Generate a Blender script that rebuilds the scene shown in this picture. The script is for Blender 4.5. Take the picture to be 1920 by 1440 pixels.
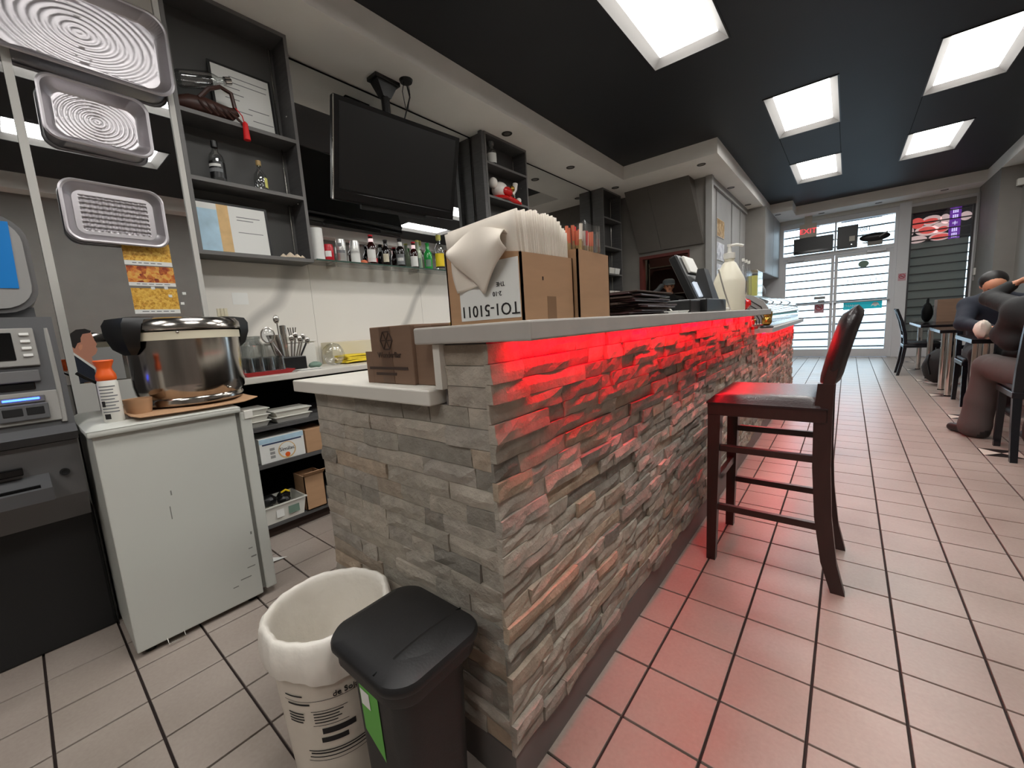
import bpy, bmesh, math, random
import numpy as np
from mathutils import Vector, Matrix
random.seed(7); rng = np.random.default_rng(7)
for o in list(bpy.data.objects): bpy.data.objects.remove(o)
S = bpy.context.scene
COL = S.collection
PI = math.pi
R = math.radians

def srgb(r, g, b):
    f = lambda c: c/12.92 if c <= .04045 else ((c+.055)/1.055)**2.4
    return (f(r/255), f(g/255), f(b/255), 1)

# ------------------------------------------------------------------ camera
YAW, PIT, ROL = -0.690975, -0.13865, -0.0642235
fw = Vector((math.sin(YAW)*math.cos(PIT), math.cos(YAW)*math.cos(PIT), math.sin(PIT)))
r0 = Vector((math.cos(YAW), -math.sin(YAW), 0)); u0 = r0.cross(fw)
rt = math.cos(ROL)*r0 + math.sin(ROL)*u0; up = -math.sin(ROL)*r0 + math.cos(ROL)*u0
cd = bpy.data.cameras.new('camera'); cam = bpy.data.objects.new('camera', cd); COL.objects.link(cam)
cam.matrix_world = Matrix(((rt.x, up.x, -fw.x, 0), (rt.y, up.y, -fw.y, 0), (rt.z, up.z, -fw.z, 1.10), (0, 0, 0, 1)))
cd.sensor_fit = 'HORIZONTAL'; cd.sensor_width = 36; cd.lens = 765.226/1920*36; cd.clip_start = .02; cd.clip_end = 200
S.camera = cam
# ------------------------------------------------------------------ sky and exposure
W = bpy.data.worlds.new('world'); S.world = W; W.use_nodes = True
bg = W.node_tree.nodes['Background']; bg.inputs[0].default_value = (.66, .83, 1, 1); bg.inputs[1].default_value = 3.6
S.view_settings.view_transform = 'Standard'; S.view_settings.look = 'None'; S.view_settings.gamma = 1
S.view_settings.exposure = 0.47; S.view_settings.use_curve_mapping = False
PANEL = 13.5      # emission of the ceiling panels
LED = 46.0       # emission of the red strip under the bar top

# ------------------------------------------------------------------ materials
MATS = {}
def mat(name, c, rough=.5, metal=0, var=0, scale=6, bump=0, bscale=60, spec=.5, emit=0, alpha=None, stretch=(1, 1, 1), coat=0, c2=None):
    m = bpy.data.materials.new(name); m.use_nodes = True; MATS[name] = m
    n = m.node_tree.nodes; L = m.node_tree.links; b = n['Principled BSDF']
    c = srgb(*c) if max(c) > 1.0001 or len(c) == 3 else c
    b.inputs['Base Color'].default_value = c; b.inputs['Roughness'].default_value = rough; b.inputs['Metallic'].default_value = metal
    b.inputs['Specular IOR Level'].default_value = spec
    if coat: b.inputs['Coat Weight'].default_value = coat
    if emit: b.inputs['Emission Color'].default_value = c; b.inputs['Emission Strength'].default_value = emit
    if var or bump or c2:
        tc = n.new('ShaderNodeTexCoord'); mp = n.new('ShaderNodeMapping'); mp.inputs['Scale'].default_value = stretch
        L.new(tc.outputs['Object'], mp.inputs['Vector'])
    if var or c2:
        nz = n.new('ShaderNodeTexNoise'); nz.inputs['Scale'].default_value = scale; nz.inputs['Detail'].default_value = 5
        L.new(mp.outputs[0], nz.inputs['Vector'])
        rp = n.new('ShaderNodeValToRGB'); rp.color_ramp.elements[0].position = .3; rp.color_ramp.elements[1].position = .7
        if c2: rp.color_ramp.elements[0].color = c; rp.color_ramp.elements[1].color = srgb(*c2)
        else:
            rp.color_ramp.elements[0].color = tuple(x*(1-var) for x in c[:3])+(1,); rp.color_ramp.elements[1].color = tuple(min(1, x*(1+var)) for x in c[:3])+(1,)
        L.new(nz.outputs['Fac'], rp.inputs[0]); L.new(rp.outputs[0], b.inputs['Base Color'])
    if bump:
        n2 = n.new('ShaderNodeTexNoise'); n2.inputs['Scale'].default_value = bscale; n2.inputs['Detail'].default_value = 4
        L.new(mp.outputs[0], n2.inputs['Vector'])
        bp = n.new('ShaderNodeBump'); bp.inputs['Strength'].default_value = bump; bp.inputs['Distance'].default_value = .01
        L.new(n2.outputs['Fac'], bp.inputs['Height']); L.new(bp.outputs[0], b.inputs['Normal'])
    return m
def glassmat(name, tint=(.95, .97, .96), refl=.08, rough=.0):
    m = bpy.data.materials.new(name); m.use_nodes = True; MATS[name] = m
    n = m.node_tree.nodes; L = m.node_tree.links; n.remove(n['Principled BSDF'])
    t = n.new('ShaderNodeBsdfTransparent'); t.inputs[0].default_value = tuple(tint)+(1,)
    g = n.new('ShaderNodeBsdfGlossy'); g.inputs['Roughness'].default_value = rough
    fr = n.new('ShaderNodeLayerWeight'); fr.inputs[0].default_value = .35
    mul = n.new('ShaderNodeMath'); mul.operation = 'MULTIPLY_ADD'; mul.inputs[1].default_value = .6; mul.inputs[2].default_value = refl
    L.new(fr.outputs['Facing'], mul.inputs[0])
    mx = n.new('ShaderNodeMixShader'); L.new(mul.outputs[0], mx.inputs[0]); L.new(t.outputs[0], mx.inputs[1]); L.new(g.outputs[0], mx.inputs[2])
    L.new(mx.outputs[0], n['Material Output'].inputs[0])
    return m

mat('black_ceiling', (21, 24, 29), .55, var=.15, scale=2)
mat('white_paint', (238, 235, 229), .75, var=.03, scale=3)
mat('grey_wall', (126, 122, 117), .6, var=.06, scale=4)
mat('grey_wall2', (146, 145, 143), .5, var=.05, scale=4)
mat('dark_hood', (86, 81, 76), .55, var=.05)
mat('trim_white', (196, 194, 188), .5)
mat('mirror', (218, 220, 220), .012, 1)
mat('grout', (42, 30, 27), .9, var=.2, scale=40)
mat('slab', (176, 170, 163), .45, var=.05, scale=14, bump=.03)
mat('slab_white', (212, 207, 198), .4, var=.03, scale=9)
mat('kick', (104, 98, 95), .5, var=.1)
mat('fridge_white', (196, 197, 190), .32, var=.02, scale=3)
mat('gasket', (120, 120, 114), .6)
mat('case_grey', (84, 83, 83), .5, var=.15, scale=5, stretch=(1, 1, 12))
mat('case_edge', (104, 102, 100), .5)
mat('case_back', (76, 75, 74), .6)
mat('black_plastic', (17, 17, 18), .38)
mat('black_matte', (15, 15, 15), .8, spec=.08)
mat('black_gloss', (8, 8, 9), .12)
mat('tv_screen', (10, 10, 11), .28, coat=.2)
mat('steel', (200, 196, 190), .22, 1, var=.06, scale=3, stretch=(6, 6, .2))
mat('steel_cooker', (176, 170, 164), .17, 1, var=.1, scale=4, stretch=(9, 9, .3))
mat('chrome', (215, 212, 208), .1, 1)
mat('foil', (184, 180, 183), .41, 1)
mat('cream_plastic', (214, 206, 182), .5)
mat('kraft', (176, 138, 104), .8, var=.08, scale=5, stretch=(1, 1, 6))
mat('kraft_dark', (118, 92, 74), .8, var=.08, scale=5, stretch=(1, 1, 6))
mat('print_brown', (60, 44, 36), .8)
mat('tape', (138, 106, 78), .35)
mat('napkin', (226, 216, 203), .9, var=.03, scale=12)
mat('paper_white', (226, 226, 222), .7)
mat('ink', (28, 24, 24), .8)
mat('grey_ink', (120, 122, 124), .8)
mat('dark_wood', (42, 25, 22), .33, var=.2, scale=7, stretch=(6, 6, 1))
mat('dark_leather', (34, 26, 27), .32, bump=.15, bscale=140)
mat('white_plastic', (222, 220, 212), .4)
mat('bin_liner', (232, 226, 216), .35, bump=.35, bscale=24)
mat('bucket_white', (212, 202, 188), .45, var=.05, scale=6)
mat('bin_black', (19, 18, 19), .5, bump=.05, bscale=200, var=.2, scale=30)
mat('red_plastic', (176, 24, 30), .35)
mat('orange_cap', (232, 96, 30), .4)
mat('atm_dark', (82, 82, 84), .5, var=.05)
mat('atm_grey', (146, 144, 140), .5)
mat('atm_mid', (98, 97, 97), .5)
mat('atm_base', (24, 24, 25), .6, bump=.1, bscale=200)
mat('atm_blue', (10, 108, 176), .4, emit=.12)
mat('led_blue', (40, 70, 255), .4, emit=9)
mat('red_led', (1, .0, .012, 1), .4, emit=LED)
mat('glass_edge', (60, 84, 76), .1, spec=.8)
glassmat('glass', (.93, .96, .95), .05)
glassmat('clear_glass', (.86, .88, .88), .10, .02)
glassmat('clear_plastic', (.93, .94, .95), .06, .12)
mat('beer_brown', (40, 12, 10), .1, spec=.7)
mat('beer_dark', (16, 11, 10), .1, spec=.7)
mat('bottle_green', (36, 150, 66), .12, spec=.7)
mat('bottle_pale', (190, 206, 178), .15, spec=.7)
mat('can_silver', (206, 205, 202), .3, .7)
mat('can_red', (190, 22, 40), .3)
mat('yellow', (238, 206, 32), .6)
mat('yellow_pale', (220, 216, 120), .5)
mat('cloth_yellow', (236, 206, 52), .8, var=.1, scale=30)
mat('leather_brown', (62, 34, 26), .45, var=.3, scale=30)
mat('tassel_red', (222, 26, 30), .6)
mat('shell', (206, 190, 168), .5, var=.2, scale=40)
mat('gold', (190, 150, 70), .25, .9, var=.2, scale=40)
mat('ceramic_white', (236, 230, 222), .12)
mat('ceramic_red', (206, 30, 30), .2)
mat('menu_maroon', (52, 24, 26), .4)
mat('screen_glow', (214, 226, 240), .3, emit=.35)
mat('purple', (112, 52, 164), .5, emit=.5)
mat('lilac', (226, 214, 246), .5, emit=.5)
mat('poster_black', (36, 30, 40), .4, emit=.1)
mat('salmon', (240, 84, 84), .4, emit=.45, c2=(255, 150, 130))
mat('rice', (240, 206, 206), .4, emit=.4)
mat('film_grey', (124, 122, 118), .6, emit=.0)
mat('alu', (170, 170, 172), .4, .5)
mat('door_frame', (206, 206, 208), .45)
mat('bar_dark', (70, 68, 70), .5)
mat('exit_red', (255, 74, 84), .5, emit=.9)
mat('exit_house', (190, 184, 170), .5)
mat('teal', (20, 170, 186), .5, emit=.25)
mat('green_sticker', (92, 168, 66), .5)
mat('sage', (112, 136, 122), .6)
mat('pink_sign', (190, 150, 158), .6)
mat('ban_red', (176, 44, 60), .6)
mat('table_black', (22, 20, 22), .16)
mat('chair_dark', (18, 20, 26), .25)
mat('chair_pad', (24, 24, 28), .5)
mat('tile_dark', (34, 28, 28), .3)
mat('tile_light', (216, 206, 194), .3)
mat('shirt_navy', (26, 32, 46), .8, bump=.3, bscale=22)
mat('jacket_black', (30, 30, 31), .75, bump=.35, bscale=16)
mat('trousers_grey', (78, 70, 68), .85, bump=.25, bscale=14)
mat('shoe_black', (22, 20, 20), .5)
mat('shirt_black', (24, 24, 26), .8)
mat('skin', (214, 150, 118), .5)
mat('skin2', (196, 136, 112), .5)
mat('hair', (24, 18, 17), .5)
mat('cap_grey', (104, 112, 116), .8)
mat('lip', (150, 84, 76), .5)
mat('red_brown_wall', (92, 36, 30), .6, var=.1)
mat('kitchen_dark', (58, 26, 24), .7)
mat('wood_panel', (178, 150, 100), .5, var=.2, scale=6, stretch=(1, 1, 12))
mat('jug_milky', (226, 220, 200), .4, spec=.4)
mat('blue_dark', (46, 62, 96), .6)
mat('road', (160, 162, 166), .9)
mat('orange_pack', (226, 120, 84), .6)
mat('downlight', (70, 66, 62), .4, .6)
mat('downlight_in', (150, 146, 140), .3, .5)

def film():
    m = MATS['film_grey']; n = m.node_tree.nodes; L = m.node_tree.links
    tr = n.new('ShaderNodeBsdfTranslucent'); tr.inputs[0].default_value = (.42, .40, .37, 1)
    mx = n.new('ShaderNodeMixShader'); mx.inputs[0].default_value = .26
    L.new(n['Principled BSDF'].outputs[0], mx.inputs[1]); L.new(tr.outputs[0], mx.inputs[2]); L.new(mx.outputs[0], n['Material Output'].inputs[0])
film()
def stone_mat():
    m = bpy.data.materials.new('split_stone'); m.use_nodes = True; MATS['split_stone'] = m
    n = m.node_tree.nodes; L = m.node_tree.links; b = n['Principled BSDF']; b.inputs['Roughness'].default_value = .78
    b.inputs['Specular IOR Level'].default_value = .3
    at = n.new('ShaderNodeAttribute'); at.attribute_name = 'tone'
    rp = n.new('ShaderNodeValToRGB'); e = rp.color_ramp.elements
    for i, (p, c) in enumerate([(0, (134, 128, 120)), (.2, (160, 153, 142)), (.4, (176, 166, 152)), (.58, (186, 176, 162)), (.75, (168, 160, 150)), (.9, (184, 164, 142)), (1, (146, 140, 132))]):
        el = e[i] if i < 2 else e.new(p); el.position = p; el.color = srgb(*c)
    L.new(at.outputs['Fac'], rp.inputs[0])
    tc = n.new('ShaderNodeTexCoord')
    nz = n.new('ShaderNodeTexNoise'); nz.inputs['Scale'].default_value = 26; nz.inputs['Detail'].default_value = 7; L.new(tc.outputs['Object'], nz.inputs['Vector'])
    mx = n.new('ShaderNodeMix'); mx.data_type = 'RGBA'; mx.blend_type = 'OVERLAY'; mx.inputs[0].default_value = .38
    L.new(rp.outputs[0], mx.inputs[6]); L.new(nz.outputs['Fac'], mx.inputs[7])
    # rust spots
    nr = n.new('ShaderNodeTexNoise'); nr.inputs['Scale'].default_value = 5; nr.inputs['Detail'].default_value = 3; L.new(tc.outputs['Object'], nr.inputs['Vector'])
    rr = n.new('ShaderNodeValToRGB'); rr.color_ramp.elements[0].position = .6; rr.color_ramp.elements[1].position = .74
    L.new(nr.outputs['Fac'], rr.inputs[0])
    ms = n.new('ShaderNodeMath'); ms.operation = 'MULTIPLY'; ms.inputs[1].default_value = .3; L.new(rr.outputs[0], ms.inputs[0])
    m2 = n.new('ShaderNodeMix'); m2.data_type = 'RGBA'; L.new(ms.outputs[0], m2.inputs[0]); L.new(mx.outputs[2], m2.inputs[6]); m2.inputs[7].default_value = srgb(140, 96, 62)
    L.new(m2.outputs[2], b.inputs['Base Color'])
    n3 = n.new('ShaderNodeTexNoise'); n3.inputs['Scale'].default_value = 55; n3.inputs['Detail'].default_value = 8; n3.inputs['Roughness'].default_value = .65; L.new(tc.outputs['Object'], n3.inputs['Vector'])
    bp = n.new('ShaderNodeBump'); bp.inputs['Strength'].default_value = .75; bp.inputs['Distance'].default_value = .012
    L.new(n3.outputs['Fac'], bp.inputs['Height']); L.new(bp.outputs[0], b.inputs['Normal'])
stone_mat()

def tile_mat():
    m = bpy.data.materials.new('floor_tile'); m.use_nodes = True; MATS['floor_tile'] = m
    n = m.node_tree.nodes; L = m.node_tree.links; b = n['Principled BSDF']
    geo = n.new('ShaderNodeNewGeometry')
    n1 = n.new('ShaderNodeTexNoise'); n1.inputs['Scale'].default_value = 90; n1.inputs['Detail'].default_value = 4; L.new(geo.outputs['Position'], n1.inputs['Vector'])
    n2 = n.new('ShaderNodeTexNoise'); n2.inputs['Scale'].default_value = 2.2; n2.inputs['Detail'].default_value = 5; L.new(geo.outputs['Position'], n2.inputs['Vector'])
    ad = n.new('ShaderNodeMath'); ad.operation = 'MULTIPLY_ADD'; ad.inputs[1].default_value = .35; L.new(n1.outputs['Fac'], ad.inputs[0]); L.new(n2.outputs['Fac'], ad.inputs[2])
    rp = n.new('ShaderNodeValToRGB'); rp.color_ramp.elements[0].position = .45; rp.color_ramp.elements[1].position = .9
    rp.color_ramp.elements[0].color = srgb(146, 133, 124); rp.color_ramp.elements[1].color = srgb(168, 156, 147)
    L.new(ad.outputs[0], rp.inputs[0]); L.new(rp.outputs[0], b.inputs['Base Color'])
    r2 = n.new('ShaderNodeMapRange'); r2.inputs[3].default_value = .26; r2.inputs[4].default_value = .44; L.new(n2.outputs['Fac'], r2.inputs[0]); L.new(r2.outputs[0], b.inputs['Roughness'])
    bp = n.new('ShaderNodeBump'); bp.inputs['Strength'].default_value = .05; bp.inputs['Distance'].default_value = .01
    n4 = n.new('ShaderNodeTexNoise'); n4.inputs['Scale'].default_value = 14; L.new(geo.outputs['Position'], n4.inputs['Vector'])
    L.new(n4.outputs['Fac'], bp.inputs['Height']); L.new(bp.outputs[0], b.inputs['Normal'])
tile_mat()

def marble_mat():
    m = bpy.data.materials.new('marble'); m.use_nodes = True; MATS['marble'] = m
    n = m.node_tree.nodes; L = m.node_tree.links; b = n['Principled BSDF']; b.inputs['Roughness'].default_value = .2
    geo = n.new('ShaderNodeNewGeometry'); mp = n.new('ShaderNodeMapping'); mp.inputs['Rotation'].default_value = (R(38), 0, 0); L.new(geo.outputs['Position'], mp.inputs[0])
    nz = n.new('ShaderNodeTexNoise'); nz.inputs['Scale'].default_value = 1.6; nz.inputs['Detail'].default_value = 3; L.new(mp.outputs[0], nz.inputs['Vector'])
    wv = n.new('ShaderNodeTexWave'); wv.bands_direction = 'Y'; wv.inputs['Scale'].default_value = .33; wv.inputs['Distortion'].default_value = 4.5; wv.inputs['Detail'].default_value = 3; wv.inputs['Detail Scale'].default_value = 1.4
    L.new(mp.outputs[0], wv.inputs['Vector'])
    rp = n.new('ShaderNodeValToRGB'); e = rp.color_ramp.elements
    e[0].position = 0; e[0].color = srgb(186, 183, 177); e[1].position = .012; e[1].color = srgb(208, 204, 197)
    x = e.new(.035); x.color = srgb(226, 222, 214); x = e.new(1); x.color = srgb(230, 226, 219)
    L.new(wv.outputs['Fac'], rp.inputs[0]); L.new(rp.outputs[0], b.inputs['Base Color'])
marble_mat()

def food_mat(name, cols, scale, em=.0):
    m = bpy.data.materials.new(name); m.use_nodes = True; MATS[name] = m
    n = m.node_tree.nodes; L = m.node_tree.links; b = n['Principled BSDF']; b.inputs['Roughness'].default_value = .35
    tc = n.new('ShaderNodeTexCoord')
    nz = n.new('ShaderNodeTexNoise'); nz.inputs['Scale'].default_value = scale; nz.inputs['Detail'].default_value = 2; L.new(tc.outputs['Object'], nz.inputs['Vector'])
    v = n.new('ShaderNodeTexVoronoi'); v.inputs['Scale'].default_value = scale*1.3; L.new(tc.outputs['Object'], v.inputs['Vector'])
    sp = n.new('ShaderNodeSeparateColor'); L.new(v.outputs['Color'], sp.inputs[0])
    mxx = n.new('ShaderNodeMath'); mxx.operation = 'MULTIPLY_ADD'; mxx.inputs[1].default_value = .5; L.new(sp.outputs[0], mxx.inputs[0])
    m5 = n.new('ShaderNodeMath'); m5.operation = 'MULTIPLY'; m5.inputs[1].default_value = .55; L.new(nz.outputs['Fac'], m5.inputs[0]); L.new(m5.outputs[0], mxx.inputs[2])
    rp = n.new('ShaderNodeValToRGB'); e = rp.color_ramp.elements
    for i, c in enumerate(cols):
        p = .15+.7*i/(len(cols)-1); el = e[i] if i < 2 else e.new(p); el.position = p; el.color = srgb(*c)
    L.new(mxx.outputs[0], rp.inputs[0]); L.new(rp.outputs[0], b.inputs['Base Color'])
    if em: L.new(rp.outputs[0], b.inputs['Emission Color']); b.inputs['Emission Strength'].default_value = em
food_mat('food_red', [(44, 28, 34), (150, 62, 36), (214, 128, 56), (224, 176, 90), (196, 90, 50)], 40)
food_mat('food_noodle', [(140, 84, 24), (214, 160, 60), (236, 196, 96), (200, 136, 50)], 75)
food_mat('food_gold', [(60, 44, 34), (180, 140, 80), (206, 190, 160)], 18)
food_mat('food_pale', [(90, 90, 96), (190, 190, 196), (226, 226, 230)], 12)
food_mat('candy', [(240, 220, 80), (236, 120, 70), (246, 190, 170), (230, 70, 60)], 60)

# ------------------------------------------------------------------ mesh helpers
class MB:
    def __init__(s): s.v = []; s.f = []; s.mi = []; s.tone = []
    def add(s, vs, fs, mi=0, tone=0.5):
        k = len(s.v); s.v += [tuple(map(float, p)) for p in vs]
        for f in fs: s.f.append(tuple(i+k for i in f)); s.mi.append(mi); s.tone.append(tone)
        return s
    def box(s, x0, x1, y0, y1, z0, z1, b=0, mi=0, M=None):
        if b <= 0:
            vs = [(x, y, z) for z in (z0, z1) for y in (y0, y1) for x in (x0, x1)]
            fs = [(0, 2, 3, 1), (4, 5, 7, 6), (0, 1, 5, 4), (2, 6, 7, 3), (0, 4, 6, 2), (1, 3, 7, 5)]
        else:
            bm = bmesh.new(); bmesh.ops.create_cube(bm, size=1)
            bmesh.ops.scale(bm, vec=(x1-x0, y1-y0, z1-z0), verts=bm.verts); bmesh.ops.translate(bm, vec=((x0+x1)/2, (y0+y1)/2, (z0+z1)/2), verts=bm.verts)
            bmesh.ops.bevel(bm, geom=bm.edges[:], offset=b, segments=2, affect='EDGES', profile=.5)
            bm.verts.index_update(); vs = [v.co.copy() for v in bm.verts]; fs = [[v.index for v in f.verts] for f in bm.faces]; bm.free()
        if M is not None: vs = [M @ Vector(v) for v in vs]
        return s.add(vs, fs, mi)
    def lathe(s, prof, c=(0, 0, 0), n=24, M=None, mi=0, a0=0, a1=2*PI, sx=1, sy=1):
        full = abs(a1-a0-2*PI) < 1e-6; m = n if full else n+1; vs = []; fs = []
        for (r, z) in prof:
            for k in range(m):
                a = a0+(a1-a0)*k/n; vs.append(Vector((r*math.cos(a)*sx, r*math.sin(a)*sy, z)))
        for i in range(len(prof)-1):
            for k in range(n):
                k2 = (k+1) % m; fs.append((i*m+k, i*m+k2, (i+1)*m+k2, (i+1)*m+k))
        if full:
            if prof[0][0] > 1e-5: fs.append(tuple(range(m-1, -1, -1)))
            if prof[-1][0] > 1e-5: fs.append(tuple((len(prof)-1)*m+k for k in range(m)))
        vs = [(M @ v if M is not None else v)+Vector(c) for v in vs]
        return s.add(vs, fs, mi)
    def cyl(s, p0, p1, r, r1=None, n=14, mi=0): return s.tube([p0, p1], [r, r if r1 is None else r1], n, mi)
    def tube(s, pts, rad, n=10, mi=0, flat=1.0):
        pts = [Vector(p) for p in pts]; rad = rad if isinstance(rad, (list, tuple)) else [rad]*len(pts); vs = []; fs = []; u = None
        for i, p in enumerate(pts):
            t = (pts[min(i+1, len(pts)-1)]-pts[max(i-1, 0)]).normalized()
            if u is None: u = t.orthogonal().normalized()
            else:
                u = (u-t*u.dot(t)); u = u.normalized() if u.length > 1e-6 else t.orthogonal().normalized()
            w = t.cross(u)
            for k in range(n):
                a = 2*PI*k/n; vs.append(p+(u*math.cos(a)+w*math.sin(a)*flat)*rad[i])
        for i in range(len(pts)-1):
            for k in range(n): fs.append((i*n+k, i*n+(k+1) % n, (i+1)*n+(k+1) % n, (i+1)*n+k))
        fs.append(tuple(range(n-1, -1, -1))); fs.append(tuple((len(pts)-1)*n+k for k in range(n)))
        return s.add(vs, fs, mi)
    def sphere(s, c, r, n=16, m=10, mi=0, M=None):
        r = r if isinstance(r, (tuple, list)) else (r, r, r)
        vs = []; fs = []
        for i in range(m+1):
            t = PI*i/m
            for k in range(n):
                a = 2*PI*k/n; v = Vector((math.sin(t)*math.cos(a)*r[0], math.sin(t)*math.sin(a)*r[1], math.cos(t)*r[2]))
                if M is not None: v = M @ v
                vs.append(v+Vector(c))
        for i in range(m):
            for k in range(n): fs.append((i*n+k, (i+1)*n+k, (i+1)*n+(k+1) % n, i*n+(k+1) % n))
        return s.add(vs, fs, mi)
    def prism(s, poly, axis, a0, a1, mi=0):
        # poly of 2D points; axis 0: points are (y,z); axis 1: (x,z); axis 2: (x,y)
        def P(p, a): return (a, p[0], p[1]) if axis == 0 else (p[0], a, p[1]) if axis == 1 else (p[0], p[1], a)
        n = len(poly); vs = [P(p, a0) for p in poly]+[P(p, a1) for p in poly]
        fs = [tuple(range(n)), tuple(range(2*n-1, n-1, -1))]+[(i, i+n, (i+1) % n+n, (i+1) % n) for i in range(n)]
        return s.add(vs, fs, mi)
    def loft(s, rings, closed=True, cap=True, mi=0):
        n = len(rings[0]); vs = [p for r_ in rings for p in r_]; fs = []
        for i in range(len(rings)-1):
            for k in range(n if closed else n-1): fs.append((i*n+k, i*n+(k+1) % n, (i+1)*n+(k+1) % n, (i+1)*n+k))
        if cap and closed: fs.append(tuple(range(n-1, -1, -1))); fs.append(tuple((len(rings)-1)*n+k for k in range(n)))
        return s.add(vs, fs, mi)
    def grid(s, fn, nu, nv, mi=0):
        vs = [fn(i/nu, j/nv) for j in range(nv+1) for i in range(nu+1)]
        fs = [(j*(nu+1)+i, j*(nu+1)+i+1, (j+1)*(nu+1)+i+1, (j+1)*(nu+1)+i) for j in range(nv) for i in range(nu)]
        return s.add(vs, fs, mi)
    def build(s, name, m, parent=None, smooth=False, world=True, fix=True, tone=False, solid=0):
        off = Vector((0, 0, 0))
        if parent is not None and world:
            q = parent
            while q is not None: off += Vector(q.location); q = q.parent
        me = bpy.data.meshes.new(name); me.from_pydata([tuple(Vector(v)-off) for v in s.v], [], s.f)
        for x in (m if isinstance(m, (list, tuple)) else [m]): me.materials.append(MATS[x])
        me.polygons.foreach_set('material_index', s.mi)
        if tone:
            a = me.attributes.new('tone', 'FLOAT', 'FACE'); a.data.foreach_set('value', s.tone)
        if fix:
            bm = bmesh.new(); bm.from_mesh(me); bmesh.ops.recalc_face_normals(bm, faces=bm.faces); bm.to_mesh(me); bm.free()
        if smooth:
            me.polygons.foreach_set('use_smooth', [True]*len(me.polygons))
            try: me.set_sharp_from_angle(angle=R(38))
            except Exception: pass
        o = bpy.data.objects.new(name, me); COL.objects.link(o)
        if parent is not None: o.parent = parent
        if solid:
            md = o.modifiers.new('solid', 'SOLIDIFY'); md.thickness = solid; md.offset = 0
        return o
def B(x0, x1, y0, y1, z0, z1, b=0): return MB().box(x0, x1, y0, y1, z0, z1, b)
def tag(o, label, cat, group=None):
    o['label'] = label; o['category'] = cat
    if group: o['group'] = group
    return o
def thing(name, label, cat, loc=(0, 0, 0), rz=0, group=None):
    o = bpy.data.objects.new(name, None); COL.objects.link(o); o.location = loc; o.rotation_euler = (0, 0, rz); o.empty_display_size = .05
    return tag(o, label, cat, group)
def struct(o): o['kind'] = 'structure'; return o
def copy_tree(o, loc=None, rz=None, label=None, parent=None):
    c = o.copy(); COL.objects.link(c); c.parent = parent
    for ch in list(o.children): copy_tree(ch, parent=c)
    if loc is not None: c.location = loc
    if rz is not None: c.rotation_euler[2] = rz
    if label: c['label'] = label
    return c
def text(s, size, m, parent, M, ext=.0006, name='lettering', world=True, align='CENTER'):
    cu = bpy.data.curves.new('t', 'FONT'); cu.body = s; cu.size = size; cu.extrude = ext; cu.align_x = align; cu.align_y = 'CENTER'; cu.resolution_u = 3
    o = bpy.data.objects.new('t', cu); COL.objects.link(o); bpy.context.view_layer.update()
    me = bpy.data.meshes.new_from_object(o); bpy.data.objects.remove(o); bpy.data.curves.remove(cu)
    me.materials.clear(); me.materials.append(MATS[m])
    if world and parent is not None:
        off = Vector((0, 0, 0)); q = parent
        while q is not None: off += Vector(q.location); q = q.parent
        M = Matrix.Translation(-off) @ M
    me.transform(M)
    r_ = bpy.data.objects.new(name, me); COL.objects.link(r_)
    if parent is not None: r_.parent = parent
    return r_
def frame_M(o, xdir, ydir):
    x = Vector(xdir).normalized(); y = Vector(ydir).normalized(); z = x.cross(y)
    return Matrix(((x.x, y.x, z.x, o[0]), (x.y, y.y, z.y, o[1]), (x.z, y.z, z.z, o[2]), (0, 0, 0, 1)))
def rrect(w, h, r, n=6):
    p = []
    for (cx, cy, a) in ((w/2-r, h/2-r, 0), (-w/2+r, h/2-r, PI/2), (-w/2+r, -h/2+r, PI), (w/2-r, -h/2+r, 3*PI/2)):
        for k in range(n+1):
            t = a+PI/2*k/n; p.append((cx+r*math.cos(t), cy+r*math.sin(t)))
    return p
# ================================================================== STRUCTURE
TS, OX, OY = .20395, -.44841, .72897
ZC, ZS = 3.22, 3.04
YF = 11.4; XL = -3.06; XR = 1.97; YB = -3.2
def inview(p):
    d = Vector(p)-Vector((0, 0, 1.1)); z = d.dot(fw)
    if z < .05: return False
    x = 960+765.2*d.dot(rt)/z; y = 720-765.2*d.dot(up)/z
    return -60 < x < 1980 and -60 < y < 1500
floor = struct(B(XL-.2, XR+.1, YB-.1, YF+.3, -.1, -.009).build('floor', 'grout'))
g = .0036
def tilemesh(name, m):
    s = MB(); h = TS/2-g; b = .0010
    s.loft([[(-h, -h, -.009), (h, -h, -.009), (h, h, -.009), (-h, h, -.009)], [(-h, -h, -b), (h, -h, -b), (h, h, -b), (-h, h, -b)], [(-h+b, -h+b, 0), (h-b, -h+b, 0), (h-b, h-b, 0), (-h+b, h-b, 0)]])
    return s
tiles = []
for i in range(-14, 12):
    for j in range(-19, 53):
        x, y = OX+TS*(i+.5), OY+TS*(j+.5)
        if x-TS/2 < XL-.05 or x+TS/2 > XR+.1 or y > YF: continue
        decor = (i == 6 and (j-17) % 6 == 0 and j >= 5)
        hid = (-1.35 < x < -.66 and .72 < y < 6.6) or (x < -2.0 and y < .5) or (x < -2.6 and y > .6) or (x < -1.7 and y > 6.7)
        tiles.append((0 if (inview((x, y, 0)) and not hid) else 1, math.hypot(x, y), i, j, x, y, decor))
tiles.sort()
o0 = tilemesh('tile', 'floor_tile').build('floor_tile', 'floor_tile', floor)
first = True; cnt = 0; rest = MB()
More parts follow.
